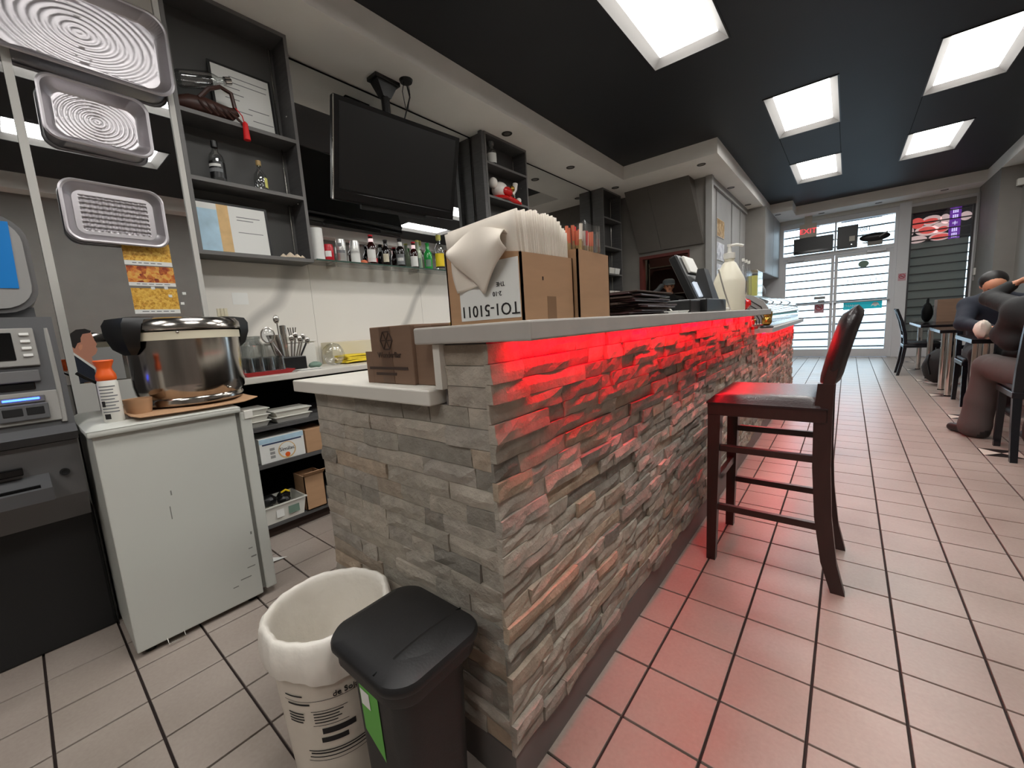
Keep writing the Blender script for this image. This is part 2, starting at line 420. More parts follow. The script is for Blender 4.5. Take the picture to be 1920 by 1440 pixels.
for (hid, d, i, j, x, y, decor) in tiles:
    if decor and not hid:
        h = TS/2-g
        t = MB(); t.box(x-h, x+h, y-h, y+h, -.009, -.0015); t.build('floor_tile', 'grout', floor)
        par = bpy.data.objects[COL.objects[-1].name] if False else None
        for (pts, m) in (([(-1, -1), (0, 0), (-1, 1)], 'tile_light'), ([(1, -1), (1, 1), (0, 0)], 'tile_light'), ([(-1, -1), (1, -1), (0, 0)], 'tile_dark'), ([(-1, 1), (0, 0), (1, 1)], 'tile_dark')):
            cxy = (sum(p[0] for p in pts)/3, sum(p[1] for p in pts)/3)
            MB().prism([(x+(p[0]*.97+cxy[0]*.03)*h, y+(p[1]*.97+cxy[1]*.03)*h) for p in pts], 2, -.008, 0).build('inlay_triangle', m, floor)
        continue
    if not hid and cnt < 290:
        o = o0 if first else o0.copy()
        if not first: COL.objects.link(o)
        first = False; o.location = (x, y, random.uniform(-.0006, .0006)); cnt += 1
    else:
        t = tilemesh('', ''); rest.add([(v[0]+x, v[1]+y, v[2]) for v in t.v], t.f)
q = rest.build('floor_tiles_beyond', 'floor_tile', floor); q['kind'] = 'stuff'

# ceiling with openings for the light panels
PAN = [(-1.375, -.800, 2.62, 3.88), (-.748, -.160, 5.21, 6.46), (-.755, -.165, 7.73, 8.96), (.520, 1.085, 5.21, 6.41), (.515, 1.085, 7.69, 8.92), (.10, .68, 2.62, 3.86), (.10, .68, .20, 1.42), (-1.375, -.80, .20, 1.42), (-1.375, -.80, -2.2, -.98), (.10, .68, -2.2, -.98)]  # last two panels are unseen additions that brighten the stone bar end and bins
xs = sorted({XL-.2, XR+.1} | {p[k] for p in PAN for k in (0, 1)}); ys = sorted({YB-.1, YF+.1} | {p[k] for p in PAN for k in (2, 3)})
s = MB()
for a in range(len(xs)-1):
    for b in range(len(ys)-1):
        cx, cy = (xs[a]+xs[a+1])/2, (ys[b]+ys[b+1])/2
        if any(p[0] < cx < p[1] and p[2] < cy < p[3] for p in PAN): continue
        s.add([(xs[a], ys[b], ZC), (xs[a+1], ys[b], ZC), (xs[a+1], ys[b+1], ZC), (xs[a], ys[b+1], ZC)], [(0, 3, 2, 1)])
ceil = struct(s.build('ceiling', 'black_ceiling', fix=False))
# seams of the ceiling boards
for k, (x0, x1, y0, y1) in enumerate([(-.165, -.160, 6.46, 7.72), (.516, .521, 6.41, 7.69), (-.755, -.75, 6.46, 7.73)]):
    B(x0, x1, y0, y1, ZC-.0015, ZC).build('ceiling_seam', 'black_matte', ceil)
struct(B(XL-.2, XR+.1, YB-.1, YF+.1, ZC+.25, ZC+.3).build('ceiling_deck', 'black_ceiling'))
# dropped soffits
soff = struct(B(XL, -2.515, YB, 5.79, ZS, ZC).build('trim_1', 'white_paint'))
struct(B(XL, -1.31, 5.79, 10.18, ZS, ZC).build('trim_2', 'white_paint'))
struct(B(XL, -.93, 10.18, 10.84, ZS, ZC).build('trim_3', 'white_paint'))
struct(B(XL, 1.74, 10.84, YF, ZS, ZC).build('trim_4', 'white_paint'))
struct(B(1.74, XR, YB, YF, ZS, ZC).build('trim_5', 'white_paint'))
# walls
struct(B(XL-.2, XL, YB, YF+.1, 0, ZC).build('wall_left', 'grey_wall'))
struct(B(XL, -2.875, YB, .735, 0, ZS).build('wall_left_recess', 'grey_wall'))
struct(B(XR, XR+.12, YB, YF+.1, 0, ZC).build('wall_right', 'grey_wall'))
struct(B(1.745, XR, 10.0, YF, 0, ZS).build('wall_right_pier', 'grey_wall'))
struct(B(XL-.2, XR+.1, YB-.1, YB, 0, ZC).build('wall_near', 'grey_wall'))
s = MB(); KX0, KX1 = -2.63, -1.865
s.box(XL, KX0, 6.6, 6.7, 0, ZS); s.box(KX1, -1.6, 6.6, 6.7, 0, ZS); s.box(KX0, KX1, 6.6, 6.7, 0, .95); s.box(KX0, KX1, 6.6, 6.7, 2.075, ZS)
wk = struct(s.build('wall_kitchen', 'grey_wall'))
for (x0, x1, z0, z1) in ((KX0, KX0+.05, .95, 2.075), (KX1-.02, KX1, .95, 2.075), (KX0+.05, KX1-.02, 2.03, 2.075)):
    B(x0, x1, 6.585, 6.71, z0, z1).build('opening_lining', 'red_brown_wall', wk)
struct(B(-1.7, -1.6, 6.7, YF, 0, ZS).build('wall_side', 'grey_wall2'))
for (y, w_) in ((7.0, .02), (8.05, .012), (8.75, .05)):
    struct(B(-1.6, -1.585, y, y+w_, 0, ZS).build('trim_6', 'grey_wall2'))
struct(B(-1.6, -1.565, 6.6, 9.3, ZS-.1, ZS).build('trim_7', 'grey_wall2'))
struct(B(-1.64, -1.55, 6.57, 6.66, 0, ZS, .004).build('trim_8', 'grey_wall2'))
struct(B(-3.0, -1.7, 8.0, 8.1, 0, ZS).build('wall_kitchen_back', 'kitchen_dark'))
# shop front
s = MB(); s.box(XL, -1.27, YF, YF+.12, 0, ZC); s.box(.705, .875, YF-.06, YF+.12, 0, 3.0); s.box(1.72, XR, YF, YF+.12, 0, ZC); s.box(-1.27, 1.72, YF, YF+.12, 2.90, ZC); s.box(.875, 1.72, YF, YF+.12, 0, .30)
wf = struct(s.build('wall_far', 'door_frame'))
struct(B(-1.30, 1.75, YF-.03, YF, 2.96, 3.04, .004).build('trim_9', 'trim_white'))
struct(B(.875, 1.72, YF-.012, YF+.1, 2.78, 2.9).build('trim_10', 'grey_wall'))
fr = struct(MB().box(-1.27, -1.19, YF-.02, YF+.1, 0, 2.9).box(.655, .705, YF-.02, YF+.1, 0, 2.9).box(-1.19, .655, YF-.03, YF+.1, 2.185, 2.265).box(-1.19, .655, YF, YF+.1, 2.85, 2.9).build('trim_11', 'door_frame'))
def leaf(n, x0, x1, hinge):
    e = bpy.data.objects.new('door_%d' % n, None); COL.objects.link(e); e.location = ((x0+x1)/2, YF+.03, 0); struct(e)
    st = .055
    MB().box(x0, x0+st, YF, YF+.05, .01, 2.18).box(x1-st, x1, YF, YF+.05, .01, 2.18).box(x0+st, x1-st, YF, YF+.05, .01, .17).box(x0+st, x1-st, YF, YF+.05, 2.11, 2.18).build('door_frame', 'door_frame', e)
    B(x0+st, x1-st, YF+.02, YF+.028, .17, 2.11).build('pane', 'glass', e)
    MB().cyl((x0+.02, YF-.05, 1.17), (x1-.02, YF-.05, 1.17), .018, n=8).box(x0+.02, x0+.05, YF-.05, YF, 1.15, 1.19).box(x1-.05, x1-.02, YF-.05, YF, 1.15, 1.19).build('push_bar', 'alu', e)
    B(hinge, hinge+.3, YF-.05, YF, 2.14, 2.19, .004).build('door_closer', 'alu', e)
    return e
d1 = leaf(1, -1.19, -.268, -1.1); d2 = leaf(2, -.262, .655, .25)
w1 = bpy.data.objects.new('window_1', None); COL.objects.link(w1); w1.location = (-.27, YF, 2.265); struct(w1)
for (x0, x1) in ((-1.19, -.285), (-.255, .655)): B(x0, x1, YF+.02, YF+.028, 2.265, 2.85).build('pane', 'glass', w1)
B(-.285, -.255, YF, YF+.05, 2.265, 2.85).build('mullion', 'door_frame', w1)
w2 = bpy.data.objects.new('window_2', None); COL.objects.link(w2); w2.location = (1.3, YF, .3); struct(w2)
B(.90, 1.70, YF+.02, YF+.028, .33, 2.78).build('pane', 'glass', w2)
MB().box(.875, .905, YF, YF+.06, .30, 2.8).box(1.69, 1.72, YF, YF+.06, .30, 2.8).box(.905, 1.69, YF, YF+.06, .30, .34).build('window_frame', 'bar_dark', w2)
struct(B(-8, 8, YF+.3, 40, -.2, -.02).build('pavement', 'road'))
# security bars outside the glass
gA = thing('security_grille', 'thin dark horizontal security bars behind the double glass doors', 'grille', (-.27, YF+.16, 0))
for k in range(17):
    z = .215+.165*k
    MB().cyl((-1.26, YF+.16, z), (.70, YF+.16, z), .016, n=6).build('bar', 'bar_dark', gA)
for x in (-1.26, .70): B(x-.012, x+.012, YF+.148, YF+.172, 0, 2.9).build('upright', 'bar_dark', gA)
gB = thing('security_grille', 'dark horizontal security bars across the side window with the food sign', 'grille', (1.3, YF+.06, 0))
for k in range(15):
    z = .50+.16*k
    MB().cyl((.88, YF+.055, z), (1.715, YF+.055, z), .012, n=6).build('bar', 'bar_dark', gB)
bl = thing('window_film', 'grey sheet blanking the side window below the food sign', 'window covering', (1.23, YF+.12, 0))
B(.88, 1.682, YF+.10, YF+.115, .3, 2.215).build('sheet', 'film_grey', bl)
# food sign above the sheet
ps = thing('food_sign', 'pink and red sushi photo sign with purple strip above the side window', 'sign', (1.27, YF+.12, 2.215))
B(.88, 1.70, YF+.10, YF+.12, 2.215, 2.79).build('backing', 'poster_black', ps)
def ell(mb, cx, cz, a, b, rot, yy, n=18, mi=0):
    mb.prism([(cx+a*math.cos(t)*math.cos(rot)-b*math.sin(t)*math.sin(rot), cz+a*math.cos(t)*math.sin(rot)+b*math.sin(t)*math.cos(rot)) for t in [2*PI*k/n for k in range(n)]], 1, yy, yy+.002, mi)
s = MB()
for (cx, cz, a, b, rot) in ((1.17, 2.61, .14, .09, .1), (1.12, 2.43, .17, .095, -.1), (.98, 2.285, .15, .07, .0), (1.30, 2.45, .13, .10, .2), (1.62, 2.60, .08, .08, 0), (1.36, 2.60, .07, .09, .2), (1.30, 2.285, .15, .07, .0), (.91, 2.45, .03, .07, 0)): ell(s, cx, cz, a, b, rot, YF+.0975)
q = s.build('rice_print', 'rice', ps); q['kind'] = 'stuff'
s = MB()
for (cx, cz, a, b, rot) in ((.98, 2.59, .095, .105, .5), (1.16, 2.60, .10, .05, .05), (1.12, 2.435, .12, .065, -.1), (1.30, 2.285, .12, .05, .05), (1.33, 2.42, .07, .05, .2)): ell(s, cx, cz, a, b, rot, YF+.095)
q = s.build('fish_print', 'salmon', ps); q['kind'] = 'stuff'
B(1.41, 1.56, YF+.092, YF+.095, 2.22, 2.785).build('purple_strip', 'purple', ps)
s = MB()
for k, zc in enumerate((2.72, 2.61, 2.50, 2.385, 2.28)):
    for r_ in range(4):
        if k == 2 and r_ in (0, 3): continue
        s.box(1.45, 1.52, YF+.089, YF+.091, zc-.035+r_*.021, zc-.035+r_*.021+.010)
    s.box(1.480, 1.490, YF+.089, YF+.091, zc-.038, zc+.04)
    if k != 2: s.box(1.452, 1.462, YF+.089, YF+.091, zc-.038, zc+.035); s.box(1.508, 1.518, YF+.089, YF+.091, zc-.038, zc+.035)
s.build('lettering', 'lilac', ps)

# ---- left wall finishes
for k in range(5):
    y0 = .745+1.0*k+ (0 if k == 0 else -.29); y1 = .745+1.0*(k+1)-.29
    if k == 4: y1 = 5.85
    struct_par = bpy.data.objects['wall_left']
    B(XL, XL+.012, y0, y1-.002, .9, 1.66).build('marble_tile', 'marble', struct_par)
def mirror(y0, y1, z0, z1, x, label):
    t = thing('wall_mirror', label, 'mirror', (x, (y0+y1)/2, z0))
    B(x, x+.005, y0, y1, z0, z1).build('mirror_glass', 'mirror', t)
    B(x, x+.008, y0, y1, z1, z1+.008).build('edge_strip', 'black_matte', t)
    return t
mirror(1.425, 3.27, 1.665, 3.025, XL, 'tall wall mirror behind the television and the bottle shelf')
mirror(3.97, 5.82, 1.2, 3.025, XL, 'wall mirror between the two smaller dark shelf cases')
mirror(.192, .733, .96, 3.02, -2.875, 'narrow wall mirror behind the hanging foil trays')
mirror(-.40, .162, .96, 3.02, -2.875, 'narrow wall mirror behind the cash machine')
for (y0, y1) in ((.163, .192), (.733, .758)):
    struct(B(-2.875, -2.858, y0, y1, .3, ZS).build('trim_12', 'trim_white'))
struct(B(-2.875, -2.862, .163, .758, .3, .96).build('trim_13', 'trim_white'))

# ---- ceiling light panels
LBL = ['square-ended ceiling light panel above the bar by the television', 'ceiling light panel over the aisle, nearer the kitchen hood',
       'ceiling light panel in the row over the aisle, nearer the exit sign', 'ceiling light panel over the dining tables, farther from the shop front', 'ceiling light panel over the dining tables, nearer the shop front', 'ceiling light panel over the bar stool', 'ceiling light panel over the standing spot by the bar end', 'ceiling light panel above the waste bins', 'added ceiling light panel behind the waste bins, brightening the bar end from the cash machine side', 'added ceiling light panel at the rear of the room, brightening the bar end from over the open floor']
mat('reflector_grey', (150, 148, 146), .6)
mat('panel_glow', (1, .985, .95, 1), .5, emit=PANEL)
for p, lb in zip(PAN, LBL):
    x0, x1, y0, y1 = p
    t = thing('ceiling_light', lb, 'light', ((x0+x1)/2, (y0+y1)/2, ZC), group='recessed ceiling light panels')
    e = .07; z1 = ZC+.05
    s = MB(); s.loft([[(x0-.0, y0, ZC-.004), (x1, y0, ZC-.004), (x1, y1, ZC-.004), (x0, y1, ZC-.004)], [(x0+e, y0+e, z1), (x1-e, y0+e, z1), (x1-e, y1-e, z1), (x0+e, y1-e, z1)]], cap=False)
    s.build('reflector', 'reflector_grey', t)
    B(x0+e-.005, x1-e+.005, y0+e-.005, y1-e+.005, z1-.006, z1+.01).build('diffuser', 'panel_glow', t)
    s = MB(); f = .012
    for (a, b, c, d) in ((x0-f, x1+f, y0-f, y0), (x0-f, x1+f, y1, y1+f), (x0-f, x0, y0, y1), (x1, x1+f, y0, y1)): s.box(a, b, c, d, ZC-.006, ZC)
    s.build('frame', 'black_plastic', t)
# ---- downlights
DL = [(-2.78, 4.79, 'in the soffit between the two smaller shelf cases'), (-2.75, 3.50, 'in the soffit beside the case with the ornament'), (-1.56, 6.05, 'in the soffit over the kitchen hood corner'), (-1.50, 7.5, 'in the soffit above the wall of framed pictures'),
      (-1.50, 8.92, 'in the soffit next to the hanging wall cabinet'), (-1.20, 10.4, 'in the soffit notch near the exit sign'), (1.26, 11.0, 'in the soffit before the food sign'), (-.51, 11.12, 'in the soffit above the exit sign'), (.38, 11.1, 'in the soffit above the hanging black boat shape'),
      (-2.74, 6.0, 'in the soffit above the far dark shelf case'), (1.87, 8.6, 'in the side soffit above the dining tables')]
base = None
for (x, y, w_) in DL:
    if base is None:
        t = thing('downlight', '', 'downlight', (x, y, ZS), group='small round downlights in the white soffits')
        MB().lathe([(.034, -.002), (.052, -.004), (.055, 0), (.03, 0)], n=20).build('trim_ring', 'downlight', t, True, world=False)
        MB().lathe([(.036, -.002), (.030, .012), (.0, .014)], n=20).build('lens', 'downlight_in', t, True, world=False)
        base = t
    else: t = copy_tree(base, (x, y, ZS))
    t['label'] = 'small round downlight '+w_
# ================================================================== BAR
BX = -.566      # back plane of the front cladding
BY = .610       # back plane of the end cladding
bar = thing('stone_bar', 'long bar front clad in stacked split-face stone with dark kick board', 'bar counter', (-.9, 2.0, 0))
B(-.70, BX, BY, 3.535, .11, 1.072).build('core', 'kick', bar)
B(-1.33, -.70, BY, .70, .11, .934).build('end_core', 'kick', bar)
B(-.72, BX, 3.535, 6.62, .11, .925).build('low_core', 'kick', bar)
B(-.70, -.562, BY-.004, 3.535, 0, .108).build('kick_board', 'kick', bar)
B(-.72, -.562, 3.535, 6.61, 0, .108).build('kick_board', 'kick', bar)
B(-1.32, -.70, BY-.003, .69, 0, .108).build('kick_board', 'kick', bar)
B(-.712, -.690, .592, 3.53, .972, 1.072).build('back_board', 'slab_white', bar)
stones = []
def row_fill(u0, u1, z0, z1, kind, rid):
    u = u0
    while u < u1-.001:
        Lr = random.choice((random.uniform(.07, .13), random.uniform(.10, .2), random.uniform(.16, .30)))
        if u1-u-Lr < .05: Lr = u1-u
        stones.append((kind, u, u+Lr, z0, z1, random.uniform(.005, .024) if kind != 'e' else random.uniform(.004, .011), random.random()))
        u += Lr
zt = 1.070; nrow = 23; hs = (zt-.112)/nrow
for k in range(nrow):
    z0 = .112+hs*k; row_fill(BY-.012, 3.535, z0, z0+hs, 'f', k)
nl = 19; hl = (.922-.112)/nl
for k in range(nl):
    z0 = .112+hl*k; row_fill(3.535, 6.62, z0, z0+hl, 'f', k)
ne = 18; he = (.934-.112)/ne
for k in range(ne):
    z0 = .112+he*k; row_fill(-1.335, BX, z0, z0+he, 'e', k)
for k in range(3):
    z0 = .934+.0452*k; row_fill(-.69, BX, z0, z0+.0452, 'e', k)
def stone_shape(st):
    kind, a, b, z0, z1, d, tone = st
    nx = max(2, min(5, int((b-a)/.035))); nz = 2; gp = .0007
    a += gp; b -= gp; z0 += gp; z1 -= gp
    front = [[None]*(nx+1) for _ in range(nz+1)]; vs = []; fs = []
    tilt = random.uniform(-.006, .006); tw = random.uniform(-.005, .005)
    for j in range(nz+1):
        for i in range(nx+1):
            u = a+(b-a)*i/nx; z = z0+(z1-z0)*j/nz
            edge = i in (0, nx) or j in (0, nz)
            dd = d+tilt*(i/nx-.5)+tw*(j/nz-.5)+random.uniform(-.0035, .0035)-(.0035 if edge else 0)
            front[j][i] = len(vs); vs.append((u, z+(random.uniform(-.002, .002) if 0 < j < nz else 0), max(dd, .003)))
    for j in range(nz):
        for i in range(nx): fs.append((front[j][i], front[j][i+1], front[j+1][i+1], front[j+1][i]))
    loop = [front[0][i] for i in range(nx+1)]+[front[j][nx] for j in range(1, nz+1)]+[front[nz][i] for i in range(nx-1, -1, -1)]+[front[j][0] for j in range(nz-1, 0, -1)]
    k0 = len(vs)
    for q in loop: vs.append((vs[q][0], vs[q][1], 0))
    m = len(loop)
    for i in range(m): fs.append((loop[(i+1) % m], loop[i], k0+i, k0+(i+1) % m))
    if kind == 'f': W_ = [(BX+v[2], v[0], v[1]) for v in vs]
    else: W_ = [(v[0], BY-v[2], v[1]) for v in vs]
    return W_, fs
def sdist(st):
    kind, a, b, z0, z1, d, tone = st
    y = (a+b)/2 if kind == 'f' else BY; x = BX if kind == 'f' else (a+b)/2
    # apparent size: length x height, foreshortened
    dist = math.sqrt(x*x+y*y+((z0+z1)/2-1.1)**2); cosv = abs(x if kind == 'f' else y)/dist
    return -(b-a)*(z1-z0)*cosv/dist**2
stones.sort(key=sdist)
rest = MB()
for k, st in enumerate(stones):
    vs, fs = stone_shape(st)
    if k < 295: MB().add(vs, fs, 0, st[6]).build('stone', 'split_stone', bar, tone=True)
    else: rest.add(vs, fs, 0, st[6])
q = rest.build('stones_beyond', 'split_stone', bar, tone=True); q['kind'] = 'stuff'

def slab(name, x0, x1, y0, y1, z0, z1, label, m='slab'):
    return tag(B(x0, x1, y0, y1, z0, z1, .004).build(name, m), label, 'countertop')
slab('bar_worktop', -.757, -.428, .578, 3.50, 1.0735, 1.1105, 'raised grey bar top above the red strip light, cardboard boxes on it')
s = slab('staff_worktop', -1.41, -.715, .572, 3.50, .935, .972, 'lower white staff counter top behind the stone bar end', 'slab_white')
tag(MB().prism([(-.98, 3.548), (-.54, 3.548), (-.54, 3.76), (-.45, 3.76), (-.45, 6.66), (-.98, 6.66)], 2, .926, .962).build('display_worktop', 'slab'), 'grey counter top under the glass sushi case', 'countertop')
# red strip light under the bar top
t = thing('strip_light', 'glowing red strip light fixed under the raised bar top', 'strip light', (-.47, 2.0, 1.0735))
B(-.532, -.514, .66, 3.49, 1.0715, 1.0735).build('diode_strip', 'red_led', t)
t = thing('strip_light', 'glowing red strip light fixed under the display counter top', 'strip light', (-.49, 5.2, .926))
B(-.520, -.504, 3.78, 6.6, .923, .926).build('diode_strip', 'red_led', t)

# ================================================================== BAR STOOL
st = thing('bar_stool', 'dark wooden bar stool with black padded seat and back beside the stone bar', 'bar stool', (-.21, 2.07, 0))
def taperleg(p0, p1, w0, w1, mid=None):
    s = MB(); rings = []
    pts = [p0]+([mid] if mid else [])+[p1]; ws = [w0]+([w0] if mid else [])+[w1]
    for p, w_ in zip(pts, ws):
        h = w_/2; rings.append([(p[0]-h, p[1]-h, p[2]), (p[0]+h, p[1]-h, p[2]), (p[0]+h, p[1]+h, p[2]), (p[0]-h, p[1]+h, p[2])])
    return s.loft(rings)
for y in (1.885, 2.265):
    taperleg((-.441, y, 0), (-.428, y, .70), .036, .050).build('leg', 'dark_wood', st)
    # rear leg sweeps back at the foot and becomes the back post
    rings = []
    for (x, z, w_) in ((.010, 0, .044), (-.022, .12, .050), (-.045, .30, .054), (-.056, .50, .056), (-.058, .70, .056), (-.052, .82, .050)):
        h = w_/2; rings.append([(x-h, y-h*.8, z), (x+h, y-h*.8, z), (x+h, y+h*.8, z), (x-h, y+h*.8, z)])
    MB().loft(rings).build('leg', 'dark_wood', st)
for (z, h) in ((.525, .028), (.255, .028)):
    for y in (1.885, 2.265): B(-.43, -.05, y-.011, y+.011, z-h/2, z+h/2, .002).build('stretcher', 'dark_wood', st)
for (x, z) in ((-.432, .36), (-.05, .40)): B(x-.011, x+.011, 1.90, 2.25, z-.016, z+.016, .002).build('stretcher', 'dark_wood', st)
B(-.455, -.045, 1.858, 2.292, .672, .728, .004).build('seat_frame', 'dark_wood', st)
def cushion(u, v):
    x = -.458+.415*u; y = 1.855+.44*v
    e = min(u, 1-u, v, 1-v); k = min(1, e/.16)
    return (x, y, .728+.034*math.sqrt(max(0, 1-(1-k)**2)))
s = MB(); s.grid(cushion, 16, 16); s.box(-.458, -.043, 1.855, 2.295, .722, .7285); s.build('seat', 'dark_leather', st, True)
def back(t):   # back centre line (x) for height
    z = .80+.295*t; x = -.046+.050*t+.018*t*t
    return x, z
rings = []
for k in range(15):
    t = k/14; x, z = back(t); th = .036*min(1, t/.14+.42)*min(1, ((1-t)/.10+.05)**.5)
    hw = .19+.022*math.sin(PI*t*.9)-(.035*max(0, t-.85)/.15)
    ring = []
    for a in range(36):
        c, s_ = math.cos(2*PI*a/36), math.sin(2*PI*a/36)
        ring.append((x+th*abs(c)**.7*(1 if c > 0 else -1), 2.075+hw*abs(s_)**.55*(1 if s_ > 0 else -1), z+.006*c))
    rings.append(ring)
MB().loft(rings).build('backrest', 'dark_leather', st, True)
for y in (1.888, 2.262): taperleg((-.052, y, .78), (-.03, y, .90), .038, .028).build('back_post', 'dark_wood', st)

# ================================================================== FRIDGE, COOKER, CAN
f = thing('mini_fridge', 'scuffed white mini fridge standing next to the cash machine', 'fridge', (-2.2, .35, 0))
B(-2.45, -1.93, .130, .545, .022, .825, .004).build('cabinet', 'fridge_white', f)
def ftop(u, v):
    x = -2.47+.555*u; y = .118+.445*v; e = min(u, 1-u, v, 1-v); k = min(1, e/.06); return (x, y, .845+.016*math.sqrt(max(0, 1-(1-k)**2)))
s = MB(); s.grid(ftop, 20, 20); s.box(-2.47, -1.915, .118, .563, .824, .846, .006); s.build('top', 'fridge_white', f, True)
B(-2.44, -1.94, .545, .560, .04, .815).build('gasket', 'gasket', f)
d = B(-2.45, -1.932, .560, .602, .03, .822, .006).build('door', 'fridge_white', f)
B(-2.0, -1.928, .575, .608, .79, .826, .003).build('hinge_cover', 'white_plastic', d)
for (x, y) in ((-2.40, .17), (-1.97, .17), (-2.40, .51), (-1.97, .51)): MB().cyl((x, y, 0), (x, y, .024), .018).build('foot', 'black_plastic', f)
MB().tube([(-1.935, .215, .03), (-1.915, .215, .012), (-1.915, .265, .012), (-1.935, .265, .03)], .0025, n=6).build('drip_hook', 'steel', f)
s = MB()
for (y, z, dy, dz) in ((.30, .56, .004, .018), (.29, .47, .003, .05), (.50, .16, .03, .004), (.47, .12, .04, .004), (.52, .20, .02, .006), (.44, .10, .02, .004), (.515, .24, .015, .004), (.53, .30, .006, .012)): s.box(-1.9302, -1.9296, y, y+dy, z, z+dz)
q = s.build('scuff_marks', 'gasket', f); q['kind'] = 'stuff'
# flattened cardboard under the cooker
def card(u, v):
    x = -2.42+.50*u; y = .232+.40*v
    z = .8662+.0020*math.sin(9*u+4*v)+(.022*max(0, (v-.86)/.14)**1.3*(1-.5*u))+(.010*max(0, (.06-v)/.06))
    return (x, y, z)
o = MB().grid(card, 16, 16).build('cardboard_sheet', 'kraft', smooth=True, solid=.004); tag(o, 'torn brown cardboard sheet under the steel rice cooker', 'cardboard')
# cup-shaped scrap at its corner
c = thing('rice_cooker', 'large stainless steel rice cooker with black handles on the white fridge', 'rice cooker', (-2.165, .475, .873)); cx, cy = -2.165, .475
MB().lathe([(.168, .873), (.176, .878), (.178, .895), (.172, .905), (.186, .925), (.190, .96), (.190, 1.150)], (cx, cy, 0), 48).build('body', 'steel_cooker', c, True)
MB().lathe([(.182, 1.134), (.1945, 1.135), (.1945, 1.166), (.182, 1.167)], (cx, cy, 0), 48).build('rim_band', 'cream_plastic', c, True)
MB().lathe([(.198, 1.172), (.202, 1.178), (.200, 1.200), (.186, 1.216), (.12, 1.224), (0, 1.226)], (cx, cy, 0), 48).build('lid', 'steel_cooker', c, True)
for sg in (-1, 1):
    rings = []
    for (z, r0_, r1_, w_) in ((1.085, .192, .205, .03), (1.11, .192, .226, .06), (1.16, .192, .240, .075), (1.20, .185, .240, .08), (1.222, .14, .228, .075), (1.228, .13, .19, .06)):
        ring = []
        for (rr, ww) in ((r0_, -w_), (r1_, -w_*.8), (r1_+.006, 0), (r1_, w_*.8), (r0_, w_), (r0_-.004, 0)):
            a = R(18); yy = rr*sg; xx = ww
            ring.append((cx+xx*math.cos(a)-yy*math.sin(a)*(1), cy+xx*math.sin(a)*1+yy*math.cos(a), z))
        rings.append(ring)
    MB().loft(rings).build('handle', 'black_plastic', c, True)
MB().sphere((cx+.183, cy-.06, 1.162), .006).build('rivet', 'steel', c, True)
MB().sphere((cx+.17, cy+.085, .925), .006).build('rivet', 'steel', c, True)
s = thing('paper_cup_scrap', 'folded brown paper cup scrap beside the orange-capped spray can', 'paper scrap', (-2.05, .265, .861))
MB().lathe([(.034, .862), (.040, .90), (.042, .925), (.038, .924), (.034, .88), (.0, .868)], (-2.045, .275, 0), 18, sx=1, sy=1).build('paper', 'kraft', s, True)
def spray(x, y, z, label):
    t = thing('spray_can', label, 'spray can', (x, y, z))
    MB().lathe([(.026, 0), (.0275, .004), (.0275, .135), (.024, .147)], (x, y, z), 24).build('body', 'white_plastic', t, True)
    MB().lathe([(.0245, .145), (.0275, .150), (.0265, .165), (.020, .180), (.019, .190), (.027, .212), (.025, .216), (.0, .206)], (x, y, z), 24).build('cap', 'orange_cap', t, True)
    s = MB(); 
    for k in range(9): s.lathe([(.0279, .035+.011*k), (.0279, .039+.011*k)], (x, y, z), 10, a0=R(-62), a1=R(-62+random.uniform(70, 112)))
    q = s.build('label_print', 'grey_ink', t, fix=False); q['kind'] = 'stuff'
    s = MB(); s.lathe([(.0280, .012), (.0280, .030)], (x, y, z), 6, a0=R(-55), a1=R(-20)); s.lathe([(.0280, .055), (.0280, .075)], (x, y, z), 6, a0=R(-60), a1=R(-38)); s.build('barcode', 'ink', t, fix=False)
spray(-1.985, .198, .861, 'spray can with orange cap on the white fridge')
# cable behind the can
t = thing('power_adapter', 'black plug adapter with cord behind the orange-capped spray can', 'adapter', (-2.33, .22, .861))
MB().tube([(-2.29, .150, 1.03), (-2.30, .17, 1.01), (-2.32, .20, .985), (-2.33, .22, .975)], .006, n=8).build('cord', 'black_plastic', t, True)
B(-2.36, -2.30, .20, .245, .8615, .98, .006).build('adapter', 'black_plastic', t)
t = thing('power_cable', 'thin black cable hanging between cash machine and white fridge', 'cable', (-2.26, .119, 0))
MB().cyl((-2.26, .1195, .002), (-2.26, .1195, .80), .0025, n=6).build('cord', 'black_plastic', t)
# ================================================================== CASH MACHINE
a = thing('cash_machine', 'dark grey cash machine with blue screen header next to the white fridge', 'cash machine', (-2.55, -.12, 0))
AY0, AY1 = -.36, .112
B(-2.85, -2.275, AY0, .118, .0, .52, .01).build('safe_cabinet', 'atm_base', a)
def prof(pts, y0, y1): return MB().prism(pts, 1, y0, y1)
prof([(-2.85, .50), (-2.22, .50), (-2.16, .60), (-2.15, .80), (-2.85, .80)], AY0, AY1-.004).build('lower_fascia', 'atm_mid', a)
prof([(-2.85, .80), (-2.13, .805), (-2.10, .835), (-2.14, .86), (-2.20, 1.24), (-2.85, 1.24)], AY0, AY1).build('upper_fascia', 'atm_dark', a)
